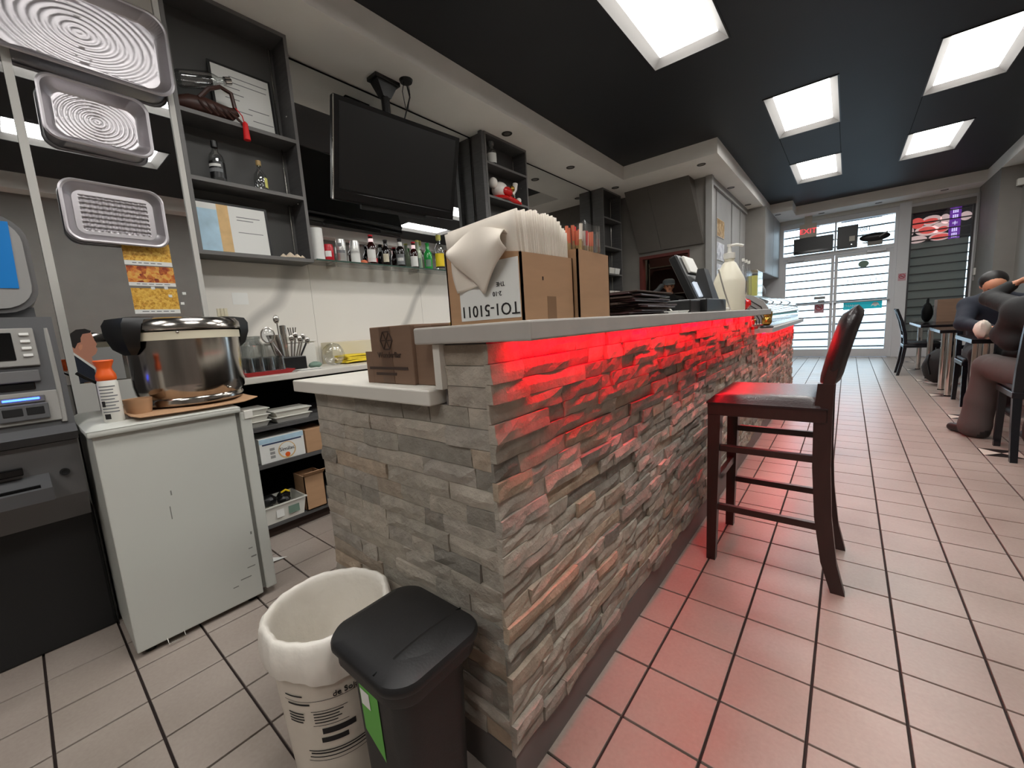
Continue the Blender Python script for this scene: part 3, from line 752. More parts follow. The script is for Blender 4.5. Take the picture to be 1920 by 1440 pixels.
# sloping keypad panel, screen panel on the fascia
def onslope(y0, y1, t0, t1, th, name, m, par, b=.003):
    # t measured along the slope from (-2.14,.86) to (-2.20,1.24)
    p0 = Vector((-2.14, 0, .86)); dz = Vector((-.06, 0, .38)); nrm = Vector((.38, 0, .06)).normalized()
    M = Matrix(((nrm.x, 0, dz.normalized().x, p0.x), (0, 1, 0, 0), (nrm.z, 0, dz.normalized().z, p0.z), (0, 0, 0, 1)))
    return MB().box(-.002, th, y0, y1, t0, t1, b, M=M).build(name, m, par)
scr = onslope(-.30, .062, .215, .345, .012, 'screen_surround', 'atm_grey', a)
onslope(-.28, .012, .235, .330, .0145, 'screen', 'black_gloss', scr)
for k in range(4): onslope(.028, .050, .318-.024*k, .327-.024*k, .018, 'side_key', 'paper_white', scr, .001)
onslope(-.30, .055, .160, .200, .012, 'receipt_panel', 'atm_mid', a); 
q = onslope(-.16, .040, .135, .158, .006, 'receipt_slot', 'black_gloss', a)
onslope(-.32, .085, .018, .125, .010, 'card_panel', 'atm_grey', a)
onslope(-.050, .055, .088, .112, .016, 'card_reader', 'atm_mid', a)
onslope(-.040, .042, .098, .105, .018, 'reader_light', 'led_blue', a, .001)
onslope(-.055, .058, .030, .084, .020, 'reader_mouth', 'atm_dark', a)
onslope(-.046, .0, .045, .075, .021, 'reader_flap', 'black_plastic', a); onslope(.006, .048, .045, .075, .021, 'reader_flap', 'black_plastic', a)
MB().tube([(-2.14, .088, .87), (-2.165, .092, 1.0), (-2.20, .092, 1.2)], .008, n=8).build('edge_trim', 'atm_grey', a, True)
prof([(-2.17, .60), (-2.085, .615), (-2.08, .66), (-2.16, .70)], -.30, .025).build('cash_tray', 'atm_dark', a)
B(-2.16, -2.088, -.28, .0, .655, .672).build('tray_opening', 'black_matte', a)
B(-2.155, -2.13, -.30, -.03, .71, .735, .003).build('tray_badge', 'black_gloss', a)
MB().lathe([(.013, 0), (.013, .006), (.009, .006), (.008, .002), (0, .002)], n=18, M=Matrix.Rotation(R(90), 3, 'Y'), c=(-2.152, .062, .69)).build('lock', 'atm_base', a, True)
p = [(y-.13, z+1.43) for (y, z) in rrect(.46, .34, .09)]
hd = MB().prism(p, 0, -2.60, -2.28).build('header', 'atm_mid', a)
p = [(y-.13, z+1.43) for (y, z) in rrect(.43, .31, .08)]
MB().prism(p, 0, -2.28, -2.272).build('header_face', 'grey_wall2', a)
MB().prism([(-.33, 1.345), (.055, 1.345), (.062, 1.572), (-.33, 1.572)], 0, -2.272, -2.269).build('header_sign', 'atm_blue', a)
B(-2.2685, -2.2675, -.10, .012, 1.45, 1.535).build('sign_card', 'paper_white', a); B(-2.2685, -2.2675, -.10, .012, 1.405, 1.425).build('sign_band', 'orange_cap', a)
B(-2.60, -2.30, -.34, .08, 1.24, 1.28).build('header_neck', 'atm_dark', a)

# ================================================================== FOIL TRAYS ON THE MIRROR
def foil(y0, y1, z0, z1, label, kind, dep, xr, rot=0):
    cy_, cz_ = (y0+y1)/2, (z0+z1)/2; w_, h_ = y1-y0, z1-z0
    t = thing('foil_tray', label, 'foil tray', (xr-dep, cy_, z0))
    N = 96; base_ = []
    r_ = min(w_, h_)*.20
    pts = rrect(w_, h_, r_, N//4-1)
    def ring(sc, dx, flute=0):
        rr = []
        for k, (a_, b_) in enumerate(pts):
            m_ = 1+flute*(.5-(k % 2))
            # shrink by absolute inset
            y = a_*(1-sc/(w_/2))*m_; z = b_*(1-sc/(h_/2))*m_
            c_, s_ = math.cos(rot), math.sin(rot)
            rr.append((xr-dep+dx, cy_+y*c_-z*s_, cz_+y*s_+z*c_))
        return rr
    ins = .045 if kind != 'waffle' else .04
    s = MB(); s.loft([ring(.0, dep-.004), ring(-.002, dep), ring(.004, dep+.003), ring(.011, dep), ring(.014, dep-.008, .012), ring(ins*.8, .010, .012), ring(ins, .004)], cap=False)
    s.build('rim_and_wall', 'foil', t, True, fix=False)
    # embossed floor
    fw_, fh_ = w_-2*ins, h_-2*ins
    def fl(u, v):
        y = (u-.5)*fw_; z = (v-.5)*fh_; d = .004
        if kind == 'oval':
            q = math.hypot(y/(fw_*.5), z/(fh_*.62)); amp = .0017 if q < 1.02 else .0005
            d += amp*(2*abs(math.sin(q*PI*8.5))**.6-1)
        else:
            if abs(y) < fw_*.42 and abs(z) < fh_*.40: d += .003*math.sin(y*2*PI/.022)*1+.003*math.sin(z*2*PI/.022)
            else: d += .002
        # round the corners
        ky = max(0, abs(y)-(fw_/2-r_*.7)); kz = max(0, abs(z)-(fh_/2-r_*.7)); q2 = math.hypot(ky, kz)
        if q2 > r_*.7:
            f_ = r_*.7/q2; y = math.copysign(fw_/2-r_*.7+ky*f_, y); z = math.copysign(fh_/2-r_*.7+kz*f_, z)
        c_, s_ = math.cos(rot), math.sin(rot)
        return (xr-dep+d, cy_+y*c_-z*s_, cz_+y*s_+z*c_)
    MB().grid(fl, 90, 64).build('embossed_base', 'foil', t, True, fix=False)
foil(.10, .755, 2.400, 2.795, 'largest foil tray with oval ridges, topmost on the mirror', 'oval', .06, -2.795, R(-1))
foil(.244, .622, 2.070, 2.348, 'deep foil tray with oval ridges, middle one on the mirror', 'oval', .065, -2.80, R(-1))
foil(.250, .625, 1.632, 1.915, 'foil tray with waffle-patterned base, lowest one on the mirror', 'waffle', .04, -2.825, R(-.5))

# prints stuck on the mirror
def card_print(y0, y1, z0, z1, label, foodm, cap, group=None, x=-2.869):
    t = thing('food_print', label, 'food print', (x, (y0+y1)/2, z0), group=group)
    B(x, x+.0012, y0, y1, z0, z1).build('sheet', 'paper_white', t)
    B(x+.0012, x+.0018, y0, y1, z0+cap, z1).build('photo', foodm, t)
    s = MB(); yy = y0+.03
    while yy < y1-.04:
        d_ = random.uniform(.012, .028); s.box(x+.0012, x+.0017, yy, yy+d_, z0+cap*.42, z0+cap*.62); yy += d_+.008
    q = s.build('caption', 'grey_ink', t); q['kind'] = 'stuff'
card_print(.436, .629, 1.542, 1.66, 'food print half hidden behind the lowest foil tray', 'food_noodle', .022)
card_print(.438, .630, 1.436, 1.537, 'food print of glossy red and orange dish on the mirror', 'food_red', .018)
card_print(.441, .630, 1.292, 1.424, 'food print of golden fried noodles, lowest on the mirror', 'food_noodle', .022)
for k, (y, z) in enumerate(((.53, 1.425), (.585, 1.427), (.597, 1.385), (.66, 1.40), (.645, 1.345))):
    o = B(-2.8668, -2.864, y-.008, y+.008, z-.007, z+.007, .001).build('paper_dab', 'paper_white'); tag(o, ['tiny white tape dab at the top edge of the golden noodle print', 'tiny white tape dab at the top corner of the golden noodle print', 'tiny white tape dab on the face of the golden noodle print', 'tiny white tape dab on the bare mirror beside the noodle print', 'tiny white tape dab at the lower side edge of the noodle print'][k], 'tape', 'white tape dabs around the food prints')
# flat portrait shapes at the mirror foot
t = thing('flat_portrait', 'flat profile portrait of a man in dark suit behind the orange-capped can', 'portrait print', (-2.868, .25, .96))
X0 = -2.868
def flat(pts, x, name, m): MB().prism(pts, 0, x, x+.001).build(name, m, t)
flat([(.176, .965), (.176, 1.13), (.36, 1.13), (.36, .965)], X0-.001, 'card', 'grey_wall2')
flat([(.19, 1.135), (.188, 1.17), (.195, 1.20), (.215, 1.218), (.245, 1.221), (.262, 1.212), (.268, 1.19), (.272, 1.165), (.278, 1.148), (.272, 1.135), (.276, 1.12), (.268, 1.10), (.25, 1.085), (.255, 1.06), (.29, 1.05), (.31, 1.03), (.25, 1.03), (.185, 1.11)], X0, 'face', 'skin2')
flat([(.187, 1.145), (.188, 1.175), (.196, 1.203), (.216, 1.220), (.247, 1.223), (.266, 1.212), (.262, 1.203), (.235, 1.198), (.226, 1.18), (.224, 1.16), (.212, 1.155), (.200, 1.13)], X0+.001, 'hair', 'hair')
flat([(.212, 1.135), (.220, 1.150), (.228, 1.146), (.224, 1.128), (.216, 1.120)], X0+.0015, 'ear', 'skin')
flat([(.176, 1.122), (.182, 1.126), (.255, 1.035), (.255, 1.02), (.235, 1.045)], X0+.002, 'collar', 'paper_white')
flat([(.176, 1.118), (.25, 1.03), (.255, .965), (.176, .965)], X0+.001, 'suit', 'shirt_navy')
# ================================================================== WASTE BINS
b = thing('waste_bucket', 'round white waste bucket with clear plastic liner folded over its rim', 'waste bucket', (-1.015, .425, 0))
MB().lathe([(.118, .0), (.122, .004), (.136, .24), (.142, .36), (.150, .362), (.150, .372), (.144, .372), (.136, .25), (.118, .01), (0, .008)], (-1.015, .425, 0), 40).build('bucket', 'bucket_white', b, True)
def liner(u, v):
    a_ = 2*PI*u; w1_ = .0022*math.sin(9*a_+1)+.0018*math.sin(23*a_+5*v)+.0015*math.sin(5*a_)
    if v < .25: r_, z = .154+.006*math.sin(PI*v/.25)+w1_, .330+.092*v/.25+.010*math.sin(4*a_)*(1-v/.25)
    elif v < .40: q_ = (v-.25)/.15; r_, z = .154-.020*q_+w1_*.8, .422+.008*math.sin(PI*q_)
    elif v < .95: q_ = (v-.40)/.55; r_, z = .134-.026*q_+w1_*.25*(1-q_), .422-.362*q_
    else: q_ = (v-.95)/.05; r_, z = .108*(1-q_), .06
    return (-1.015+r_*math.cos(a_), .425+r_*math.sin(a_), z)
MB().grid(liner, 80, 34).build('liner', 'bin_liner', b, True, fix=False)
MB().tube([(-1.015-.155, .425-.02, .325), (-1.015-.165, .425-.04, .28), (-1.015-.160, .425-.06, .22), (-1.015-.142, .425-.07, .17)], .0022, n=6).build('wire_handle', 'steel', b, True)
s = MB()
for (z, a0_, a1_, h_) in ((.285, -78, -58, .004), (.262, -76, -52, .005), (.236, -78, -60, .004), (.228, -78, -60, .004), (.220, -78, -60, .004), (.212, -78, -62, .004), (.244, -52, -18, .0015), (.236, -50, -22, .003), (.228, -50, -26, .003), (.220, -50, -24, .003), (.212, -50, -28, .003), (.204, -52, -18, .0015), (.180, -44, -12, .016), (.156, -46, -20, .014), (.132, -62, 12, .003), (.124, -60, 10, .004), (.114, -62, 12, .003), (.272, -80, 14, .0012), (.104, -64, 14, .0015)):
    rr = .1222+.0583*z+.0006
    s.lathe([(rr, z), (rr+.0583*h_, z+h_)], (-1.015, .425, 0), 14, a0=R(a0_), a1=R(a1_))
q = s.build('label_print', 'ink', b, fix=False); q['kind'] = 'stuff'
aa = R(-18); text('de Soja', .020, 'ink', b, frame_M((-1.015+.1395*math.cos(aa), .425+.1395*math.sin(aa), .284), (-math.sin(aa), math.cos(aa), 0), (.06*math.cos(aa), .06*math.sin(aa), 1)))
k = thing('pedal_bin', 'black plastic waste bin with hinged lid against the stone bar end', 'waste bin', (-.715, .445, 0))
def brect(cx_, cy_, w_, h_, z, bulge=.02, n=10):
    p = []
    for i in range(n): u = i/n; p.append((cx_-w_/2+w_*u, cy_-h_/2-bulge*math.sin(PI*u), z))
    for i in range(n): u = i/n; p.append((cx_+w_/2+bulge*.5*math.sin(PI*u), cy_-h_/2+h_*u, z))
    for i in range(n): u = i/n; p.append((cx_+w_/2-w_*u, cy_+h_/2+bulge*.6*math.sin(PI*u), z))
    for i in range(n): u = i/n; p.append((cx_-w_/2-bulge*1.2*math.sin(PI*u), cy_+h_/2-h_*u, z))
    return p
BC = (-.715, .450)
def rr_ring(w_, h_, r_, z, bulge=.0, n=7):
    out = []
    for (x, y) in rrect(w_, h_, r_, n):
        out.append((BC[0]+x-bulge*(1-(2*y/h_)**2)*(1 if x < 0 else .4)*(1 if x < 0 else -1), BC[1]+y-bulge*.8*(1-(2*x/w_)**2)*(1 if y < 0 else -.4), z))
    return out
MB().loft([rr_ring(.172, .150, .040, 0), rr_ring(.182, .158, .042, .012), rr_ring(.208, .180, .046, .43)]).build('body', 'bin_black', k, True)
MB().loft([rr_ring(.240, .206, .044, .418, .010), rr_ring(.246, .212, .046, .424, .012), rr_ring(.246, .212, .046, .450, .012)]).build('collar', 'bin_black', k, True)
MB().loft([rr_ring(.256, .220, .044, .450, .016), rr_ring(.262, .226, .045, .456, .016), rr_ring(.262, .226, .045, .464, .016), rr_ring(.254, .218, .042, .471, .015), rr_ring(.22, .185, .038, .477, .012), rr_ring(.13, .11, .03, .482, .006), rr_ring(.03, .025, .008, .483)]).build('lid', 'bin_black', k, True)
MB().tube([(BC[0]+.052+.004*math.cos(q_), BC[1]+.112*q_, .4805-.0085*q_*q_) for q_ in [-1+.25*i for i in range(9)]], .0022, 6).build('hinge_seam', 'black_matte', k, True)
MB().grid(lambda u, v: (BC[0]+.057+.058*u, BC[1]+(-.10+.20*v)*(1-.12*u), .4815-.0085*(2*v-1)**2-.010*u*u+.0015), 8, 10).build('hinge_cover', 'bin_black', k, True, solid=.003)
# sticker on the camera-side wall
def sk(u, z):   # point on the front wall of the bin
    q_ = z/.43; w_ = .182+.026*q_; h_ = .158+.022*q_; x = BC[0]-w_/2+w_*u; return (x, BC[1]-h_/2-.0015, z)
s = MB(); s.grid(lambda u, v: sk(.24+.34*u, .27+.11*v-.04*u*(1-v)), 8, 4); s.build('sticker', 'green_sticker', k, fix=False)
s = MB(); s.grid(lambda u, v: (lambda p_: (p_[0], p_[1]-.001, p_[2]))(sk(.26+.16*u, .335+.038*v)), 6, 2); s.build('sticker_panel', 'paper_white', k, fix=False)
B(-.99+.17, -.78, .372, .40, .012, .03, .004).build('pedal', 'bin_black', k)
# paper scrap on the floor
o = MB().add([(-2.29, .665, .002), (-2.19, .745, .004), (-2.19, .645, .014)], [(0, 2, 1)]).build('paper_scrap', 'paper_white', solid=.002); tag(o, 'small white paper triangle lying on the floor beside the fridge', 'paper')
# ================================================================== DARK SHELF CASES
def case(name, label, y0, y1, z0, z1, shelves, xf=-2.86, xb=XL+.014):
    t = thing(name, label, 'shelf case', ((xf+xb)/2, (y0+y1)/2, z0)); w_ = .02
    B(xb, xb+.008, y0, y1, z0, z1).build('back_panel', 'case_back', t)
    for (a_, b_) in ((y0, y0+w_), (y1-w_, y1)):
        p = B(xb, xf-.004, a_, b_, z0, z1).build('side_panel', 'case_grey', t)
        B(xf-.004, xf, a_, b_, z0, z1).build('edge_band', 'case_edge', p)
    for z in shelves:
        p = B(xb, xf-.004, y0+w_, y1-w_, z, z+.022).build('shelf', 'case_grey', t)
        B(xf-.004, xf, y0+w_, y1-w_, z, z+.022).build('edge_band', 'case_edge', p)
    p = B(xb, xf-.004, y0+w_, y1-w_, z1-.022, z1).build('top_panel', 'case_grey', t)
    B(xf-.004, xf, y0+w_, y1-w_, z1-.022, z1).build('edge_band', 'case_edge', p)
    MB().cyl((xb+.03, y1-.05, z0+.02), (xb+.03, y1-.05, z1-.03), .004, n=6).build('shelf_rail', 'steel', t)
    for z in (z0+.4, z0+.95):
        if z < z1: MB().sphere((xf-.08, y1-w_-.002, z), .006, 8, 6).build('fixing', 'chrome', t)
    return t
c1 = case('shelf_case', 'tall dark grey shelf case beside the foil trays, holding certificates and bottles', .760, 1.412, 1.625, ZS-.001, (1.625, 2.030, 2.385))
c2 = case('shelf_case', 'dark grey shelf case beside the television holding a red and white ornament', 3.275, 3.965, 1.70, ZS-.001, (1.70, 2.09, 2.42, 2.745))
c3 = case('shelf_case', 'far dark grey shelf case next to the kitchen hood', 5.83, 6.45, 1.05, ZS-.001, (1.05, 1.45, 1.80, 2.2, 2.62))
MB().box(-2.9, -2.86, 3.225, 3.27, 1.7, 3.03).build('filler', 'case_grey', c2)

def certificate(y0, y1, z0, z1, x, label, tilt=.05, colored=False):
    t = thing('framed_certificate', label, 'certificate', (x, (y0+y1)/2, z0))
    def q(d): return lambda z: x+d+tilt*(z0-z)
    def slant(a0, a1, b0, b1, d0, d1, name, m):
        f0 = q(d0); f1 = q(d1)
        MB().add([(f0(b0), a0, b0), (f0(b0), a1, b0), (f0(b1), a1, b1), (f0(b1), a0, b1), (f1(b0), a0, b0), (f1(b0), a1, b0), (f1(b1), a1, b1), (f1(b1), a0, b1)],
                 [(0, 1, 2, 3), (7, 6, 5, 4), (0, 4, 5, 1), (1, 5, 6, 2), (2, 6, 7, 3), (3, 7, 4, 0)]).build(name, m, t)
    slant(y0, y1, z0, z1, -.010, .0, 'frame', 'black_plastic')
    e = .014; slant(y0+e, y1-e, z0+e, z1-e, 0, .001, 'sheet', 'paper_white')
    w_, h_ = y1-y0, z1-z0
    if colored:
        slant(y0+e, y0+w_*.30, z0+e, z1-h_*.16, .001, .0015, 'blue_panel', 'sky_print'); slant(y0+w_*.30, y0+w_*.45, z0+e, z1-e, .001, .0015, 'gold_panel', 'gold_print')
        for k in range(2): slant(y0+w_*.55, y0+w_*(.88-.1*k), z1-h_*(.25+.06*k), z1-h_*(.235+.06*k), .001, .0014, 'text_line', 'grey_ink')
        slant(y0+w_*.55, y0+w_*.9, z0+h_*.45, z0+h_*.463, .001, .0014, 'text_line', 'grey_ink')
    else:
        for k, (a_, b_) in enumerate(((.30, .92), (.22, .90), (.2, .45), (.2, .5), (.2, .42), (.55, .9), (.35, .6), (.6, .95))):
            slant(y0+w_*a_, y0+w_*b_, z1-h_*(.16+.085*k), z1-h_*(.148+.085*k), .001, .0014, 'text_line', 'grey_ink')
mat('sky_print', (176, 206, 224), .6, var=.12, scale=14); mat('gold_print', (214, 178, 124), .6, var=.1, scale=20)
certificate(.99, 1.335, 2.4075, 2.79, -2.985, 'framed white certificate behind the leather pouch, on the upper shelf')
certificate(.786, 1.185, 1.648, 1.955, -2.945, 'framed certificate with blue and gold band on the lowest shelf', colored=True)
# leather pouch with red tassel
lp = thing('leather_pouch', 'brown leather horn pouch with red tassel hanging over the shelf edge', 'pouch', (-2.90, .93, 2.408))
MB().tube([(-2.945, .795, 2.46), (-2.94, .85, 2.468), (-2.93, .92, 2.468), (-2.92, .99, 2.462), (-2.905, 1.045, 2.465), (-2.895, 1.075, 2.480)], [.034, .050, .054, .046, .034, .022], 14).build('pouch_body', 'leather_brown', lp, True)
MB().tube([(-2.90, .89, 2.50), (-2.89, .94, 2.56), (-2.885, 1.0, 2.59), (-2.88, 1.05, 2.57), (-2.88, 1.06, 2.49)], .012, 8).build('strap', 'leather_brown', lp, True)
for k in range(5):
    y = .88+.035*k; MB().tube([(-2.880, y, 2.48), (-2.866, y+.02, 2.445), (-2.866, y+.05, 2.418)], .005, 6).build('thong', 'leather_brown', lp, True)
MB().tube([(-2.875, 1.02, 2.47), (-2.862, 1.06, 2.43), (-2.852, 1.085, 2.40)], .007, 6).build('thong', 'leather_brown', lp, True)
tt = MB().tube([(-2.870, 1.06, 2.49), (-2.855, 1.085, 2.45), (-2.852, 1.09, 2.405)], .003, 6).build('tassel_cord', 'tassel_red', lp, True)
MB().lathe([(.004, 0), (.014, -.012), (.016, -.05), (.019, -.105), (.0, -.107)], (-2.848, 1.092, 2.42), 12).build('tassel', 'tassel_red', lp, True)
def bottle(name, label, loc, prof, gm, cap=None, lab=None, group=None, neck=None, cat='bottle', facing=-40, M=None):
    t = thing(name, label, cat, loc, group=group)
    MB().lathe(prof, loc, 20, M=M).build('glass_body', gm, t, True)
    if cap: MB().lathe(cap[0], loc, 14, M=M).build('cap', cap[1], t, True)
    for l in (lab or []):
        r_, z0, z1, m_, half = l
        rr = r_+.0008
        MB().lathe([(rr, z0), (rr, z1)], loc, 14, M=M, a0=R(facing-half), a1=R(facing+half)).build('label', m_, t, True, fix=False)
    return t
def beer(r_, h): return [(0, .0), (r_*.95, 0), (r_, .005), (r_, h*.55), (r_*.9, h*.64), (r_*.5, h*.74), (r_*.42, h*.85), (r_*.42, h*.965), (r_*.45, h*.975), (r_*.45, h), (0, h)]
def can(r_, h): return [(0, .0), (r_*.85, 0), (r_, .008), (r_, h-.016), (r_*.86, h-.004), (r_*.88, h), (r_*.8, h), (r_*.78, h-.004), (0, h-.004)]
# clear bottle lying behind the pouch
bottle('clear_bottle', 'clear glass bottle lying on its side behind the leather pouch', (-2.928, .81, 2.580), [(0, 0), (.04, .0), (.045, .01), (.045, .16), (.03, .195), (.018, .215), (.018, .25), (.021, .252), (.021, .275), (.0, .275)], 'clear_glass', ([(.022, .245), (.022, .277), (0, .277)], 'chrome'), M=Matrix.Rotation(R(-72), 3, 'X'))
t = thing('shelf_prop', 'small clear stand holding up the lying glass bottle', 'stand', (-2.965, .87, 2.408)); B(-2.995, -2.975, .86, .90, 2.408, 2.54).build('block', 'clear_plastic', t)
sq = [(0, .0), (.036, 0), (.038, .004), (.038, .125), (.032, .145), (.016, .165), (.013, .20), (.015, .202), (.015, .215), (0, .215)]
t = bottle('whisky_bottle', 'glass whisky bottle with black label on the middle shelf', (-2.925, .935, 2.053), [(r_*1.05, z*1.08) for r_, z in sq], 'clear_glass', ([(.017, .20), (.017, .235), (0, .235)], 'black_plastic'), [(.0400, .025, .115, 'black_plastic', 120), (.0408, .085, .10, 'paper_white', 50), (.0408, .055, .075, 'grey_ink', 60)])
t = bottle('flask_bottle', 'small clear flask bottle with cork stopper on the middle shelf', (-2.925, 1.165, 2.053), [(0, 0), (.034, 0), (.037, .005), (.037, .07), (.033, .10), (.018, .125), (.012, .14), (.012, .165), (0, .165)], 'clear_glass', ([(.013, .155), (.015, .16), (.015, .185), (0, .186)], 'wood_panel'), [(.0372, .02, .08, 'yellow_pale', 25)], facing=40)
# shells
for k, (y, s_) in enumerate(((1.235, .020), (1.275, .028), (1.315, .022), (1.345, .016))):
    o = MB().lathe([(0, 0), (s_*1.2, .004), (s_, s_*.5), (s_*.6, s_*.9), (s_*.2, s_*1.3), (0, s_*1.4)], (-2.905+.008*k, y, 1.6475), 9, sx=.8, sy=1.1).build('sea_shell', 'shell', smooth=True)
    tag(o, ['small pale sea shell next to the banded certificate frame', 'largest pale sea shell on the lowest shelf', 'pale sea shell between the largest and the smallest shell', 'smallest pale sea shell, in the shelf corner'][k], 'shell', 'sea shells on the lowest shelf')
# items in the second case
bottle('liquor_bottle', 'clear liquor bottle with white label above the ornament', (-2.93, 3.45, 2.767), [(0, 0), (.050, 0), (.055, .006), (.055, .12), (.045, .145), (.02, .165), (.018, .20), (.03, .21), (.03, .235), (0, .238)], 'clear_glass', ([(.019, .18), (.032, .205), (.030, .24), (0, .242)], 'clear_plastic'), [(.0555, .02, .115, 'paper_white', 60)], facing=-50)
og = thing('lucky_ornament', 'red and white ceramic ornament with gold bell in the dark shelf case', 'ornament', (-2.93, 3.57, 2.442))
MB().sphere((-2.935, 3.555, 2.55), (.085, .10, .085)).build('body', 'ceramic_white', og, True)
MB().sphere((-2.925, 3.44, 2.60), (.05, .045, .055)).build('figure', 'ceramic_white', og, True)
MB().sphere((-2.88, 3.60, 2.535), (.05, .09, .05)).build('sash', 'ceramic_red', og, True)
MB().sphere((-2.86, 3.67, 2.57), .032).build('bell', 'gold', og, True)
MB().tube([(-2.88, 3.68, 2.52), (-2.87, 3.73, 2.58), (-2.87, 3.745, 2.64)], [.03, .028, .03], 10).build('arm', 'ceramic_white', og, True)
MB().tube([(-2.87, 3.60, 2.47), (-2.865, 3.70, 2.455), (-2.865, 3.82, 2.448)], [.03, .028, .016], 10).build('red_foot', 'ceramic_red', og, True)
MB().sphere((-2.87, 3.79, 2.475), .03).build('white_foot', 'ceramic_white', og, True)
MB().lathe([(.10, 2.442), (.11, 2.45), (.10, 2.475), (0, 2.478)], (-2.935, 3.55, 0), 20).build('base', 'ceramic_red', og, True)
# items in the far case
for k, (y, z, m_, lb) in enumerate(((6.02, 1.473, 'white_plastic', 'white takeout container on the lowest shelf of the far case'), (6.22, 1.473, 'white_plastic', 'white takeout box at the back corner of the far case'), (6.05, 1.822, 'white_plastic', 'white takeout tub on the second shelf of the far case'), (6.25, 1.822, 'paper_white', 'white paper pack on the second shelf of the far case'))):
    t = thing('takeout_container', lb, 'container', (-2.93, y, z), group='white containers in the far shelf case')
    MB().loft([[(-2.93+a_*.07, y+b_*.075, z) for a_, b_ in ((-1, -1), (1, -1), (1, 1), (-1, 1))], [(-2.93+a_*.08, y+b_*.085, z+.075) for a_, b_ in ((-1, -1), (1, -1), (1, 1), (-1, 1))]]).build('tub', m_, t)
    B(-3.012, -2.848, y-.088, y+.088, z+.075, z+.085, .002).build('lid', m_, t)
# ================================================================== TELEVISION
tvc = Vector((-2.633, 2.056, 2.344)); ya, ti = .086, .276
dirv = Vector((math.sin(ya), math.cos(ya), 0)); nv = Vector((math.cos(ya)*math.cos(ti), -math.sin(ya)*math.cos(ti), -math.sin(ti))); uv = nv.cross(dirv); 
if uv.z < 0: uv = -uv
TM = Matrix(((dirv.x, uv.x, nv.x, tvc.x), (dirv.y, uv.y, nv.y, tvc.y), (dirv.z, uv.z, nv.z, tvc.z), (0, 0, 0, 1)))
tv = thing('television', 'black flat television hung from the soffit on a bracket, above the bottle shelf', 'television', tuple(tvc))
def tvb(x0, x1, y0, y1, z0, z1, name, m, b=.004, par=None): return MB().box(x0, x1, y0, y1, z0, z1, b, M=TM).build(name, m, par or tv)
tvb(-.515, .515, -.314, .314, -.055, -.008, 'housing', 'black_plastic', .012)
tvb(-.49, .49, -.29, .29, -.10, -.05, 'rear_cover', 'black_plastic', .02)
bz = tvb(-.515, .515, -.314, .314, -.010, 0, 'bezel', 'black_gloss', .003)
tvb(-.475, .475, -.235, .285, .0, .0015, 'screen', 'tv_screen', 0)
tvb(-.512, .512, -.305, -.250, .0, .004, 'lower_bar', 'black_gloss', .002)
tvb(-.30, .25, -.345, -.31, -.05, -.015, 'speaker_bar', 'black_plastic', .004)
tvb(-.5165, -.511, -.31, .31, -.012, .003, 'edge_strip', 'steel', 0)
text('LG', .024, 'paper_white', tv, TM @ Matrix.Translation((.022, -.262, .002)))
o = MB().lathe([(0, 0), (.010, 0), (.010, .001), (0, .001)], n=16); o.v = [tuple(TM @ (Vector(v)+Vector((-.008, -.262, .002)))) for v in o.v]; o.build('logo_disc', 'paper_white', tv)
mt = tv   # the bracket moves with the set
mx, my = -2.80, 2.13
MB().box(mx-.10, mx+.02, my-.12, my+.10, ZS-.03, ZS, .004).build('ceiling_plate', 'black_plastic', mt)
MB().loft([[(mx-.09, my-.10, ZS-.03), (mx+.01, my-.10, ZS-.03), (mx+.01, my+.08, ZS-.03), (mx-.09, my+.08, ZS-.03)], [(mx-.07, my-.045, ZS-.13), (mx-.01, my-.045, ZS-.13), (mx-.01, my+.025, ZS-.13), (mx-.07, my+.025, ZS-.13)]]).build('cone', 'black_plastic', mt)
MB().cyl((mx-.04, my-.01, ZS-.12), (mx-.04, my-.01, 2.45), .032).build('pole', 'black_plastic', mt, True)
MB().box(mx-.09, mx-.045, my-.16, my+.16, 2.42, 2.52, .006).build('cradle', 'black_plastic', mt)
MB().box(mx-.05, -2.715, my-.03, my+.01, 2.38, 2.46, .004).build('tilt_arm', 'black_plastic', mt)
MB().tube([(mx+.05, my+.14, ZS-.01), (mx+.06, my+.15, ZS-.10), (mx+.03, my+.12, ZS-.22), (mx-.0, my+.06, ZS-.42)], .006, 6).build('cable', 'black_plastic', mt, True)
t = thing('ceiling_puck', 'small round black fitting with dangling wires beside the television bracket', 'fitting', (-2.72, 2.24, ZS))
MB().lathe([(.045, -.018), (.052, 0), (0, 0)], (-2.72, 2.24, ZS), 18).build('disc', 'black_plastic', t, True)
for d_ in (-.02, .02): MB().tube([(-2.72, 2.24+d_, ZS-.015), (-2.73, 2.24+d_*1.8, ZS-.09), (-2.74, 2.24+d_*.5, ZS-.2)], .003, 6).build('wire', 'black_plastic', t)

# ================================================================== GLASS SHELF AND BOTTLES
gs = thing('glass_shelf', 'glass bottle shelf below the television', 'shelf', (-2.95, 2.35, 1.638))
B(XL+.013, -2.845, 1.425, 3.27, 1.640, 1.650).build('glass_plate', 'clear_glass', gs)
B(-2.846, -2.842, 1.425, 3.27, 1.640, 1.650).build('polished_edge', 'glass_edge', gs)
for y in (1.6, 2.35, 3.1): B(XL+.013, -2.92, y-.01, y+.01, 1.62, 1.640).build('shelf_clip', 'chrome', gs)
ZG = 1.6505; xb_ = -2.915
t = thing('paper_roll', 'white paper roll at the shelf end beside the dark case', 'paper roll', (-2.92, 1.475, ZG)); MB().lathe([(0, 0), (.042, 0), (.042, .22), (.02, .22), (.02, .2), (0, .2)], (-2.92, 1.478, ZG), 24).build('roll', 'paper_white', t, True)
G_ = 'bottles and cans on the glass shelf'
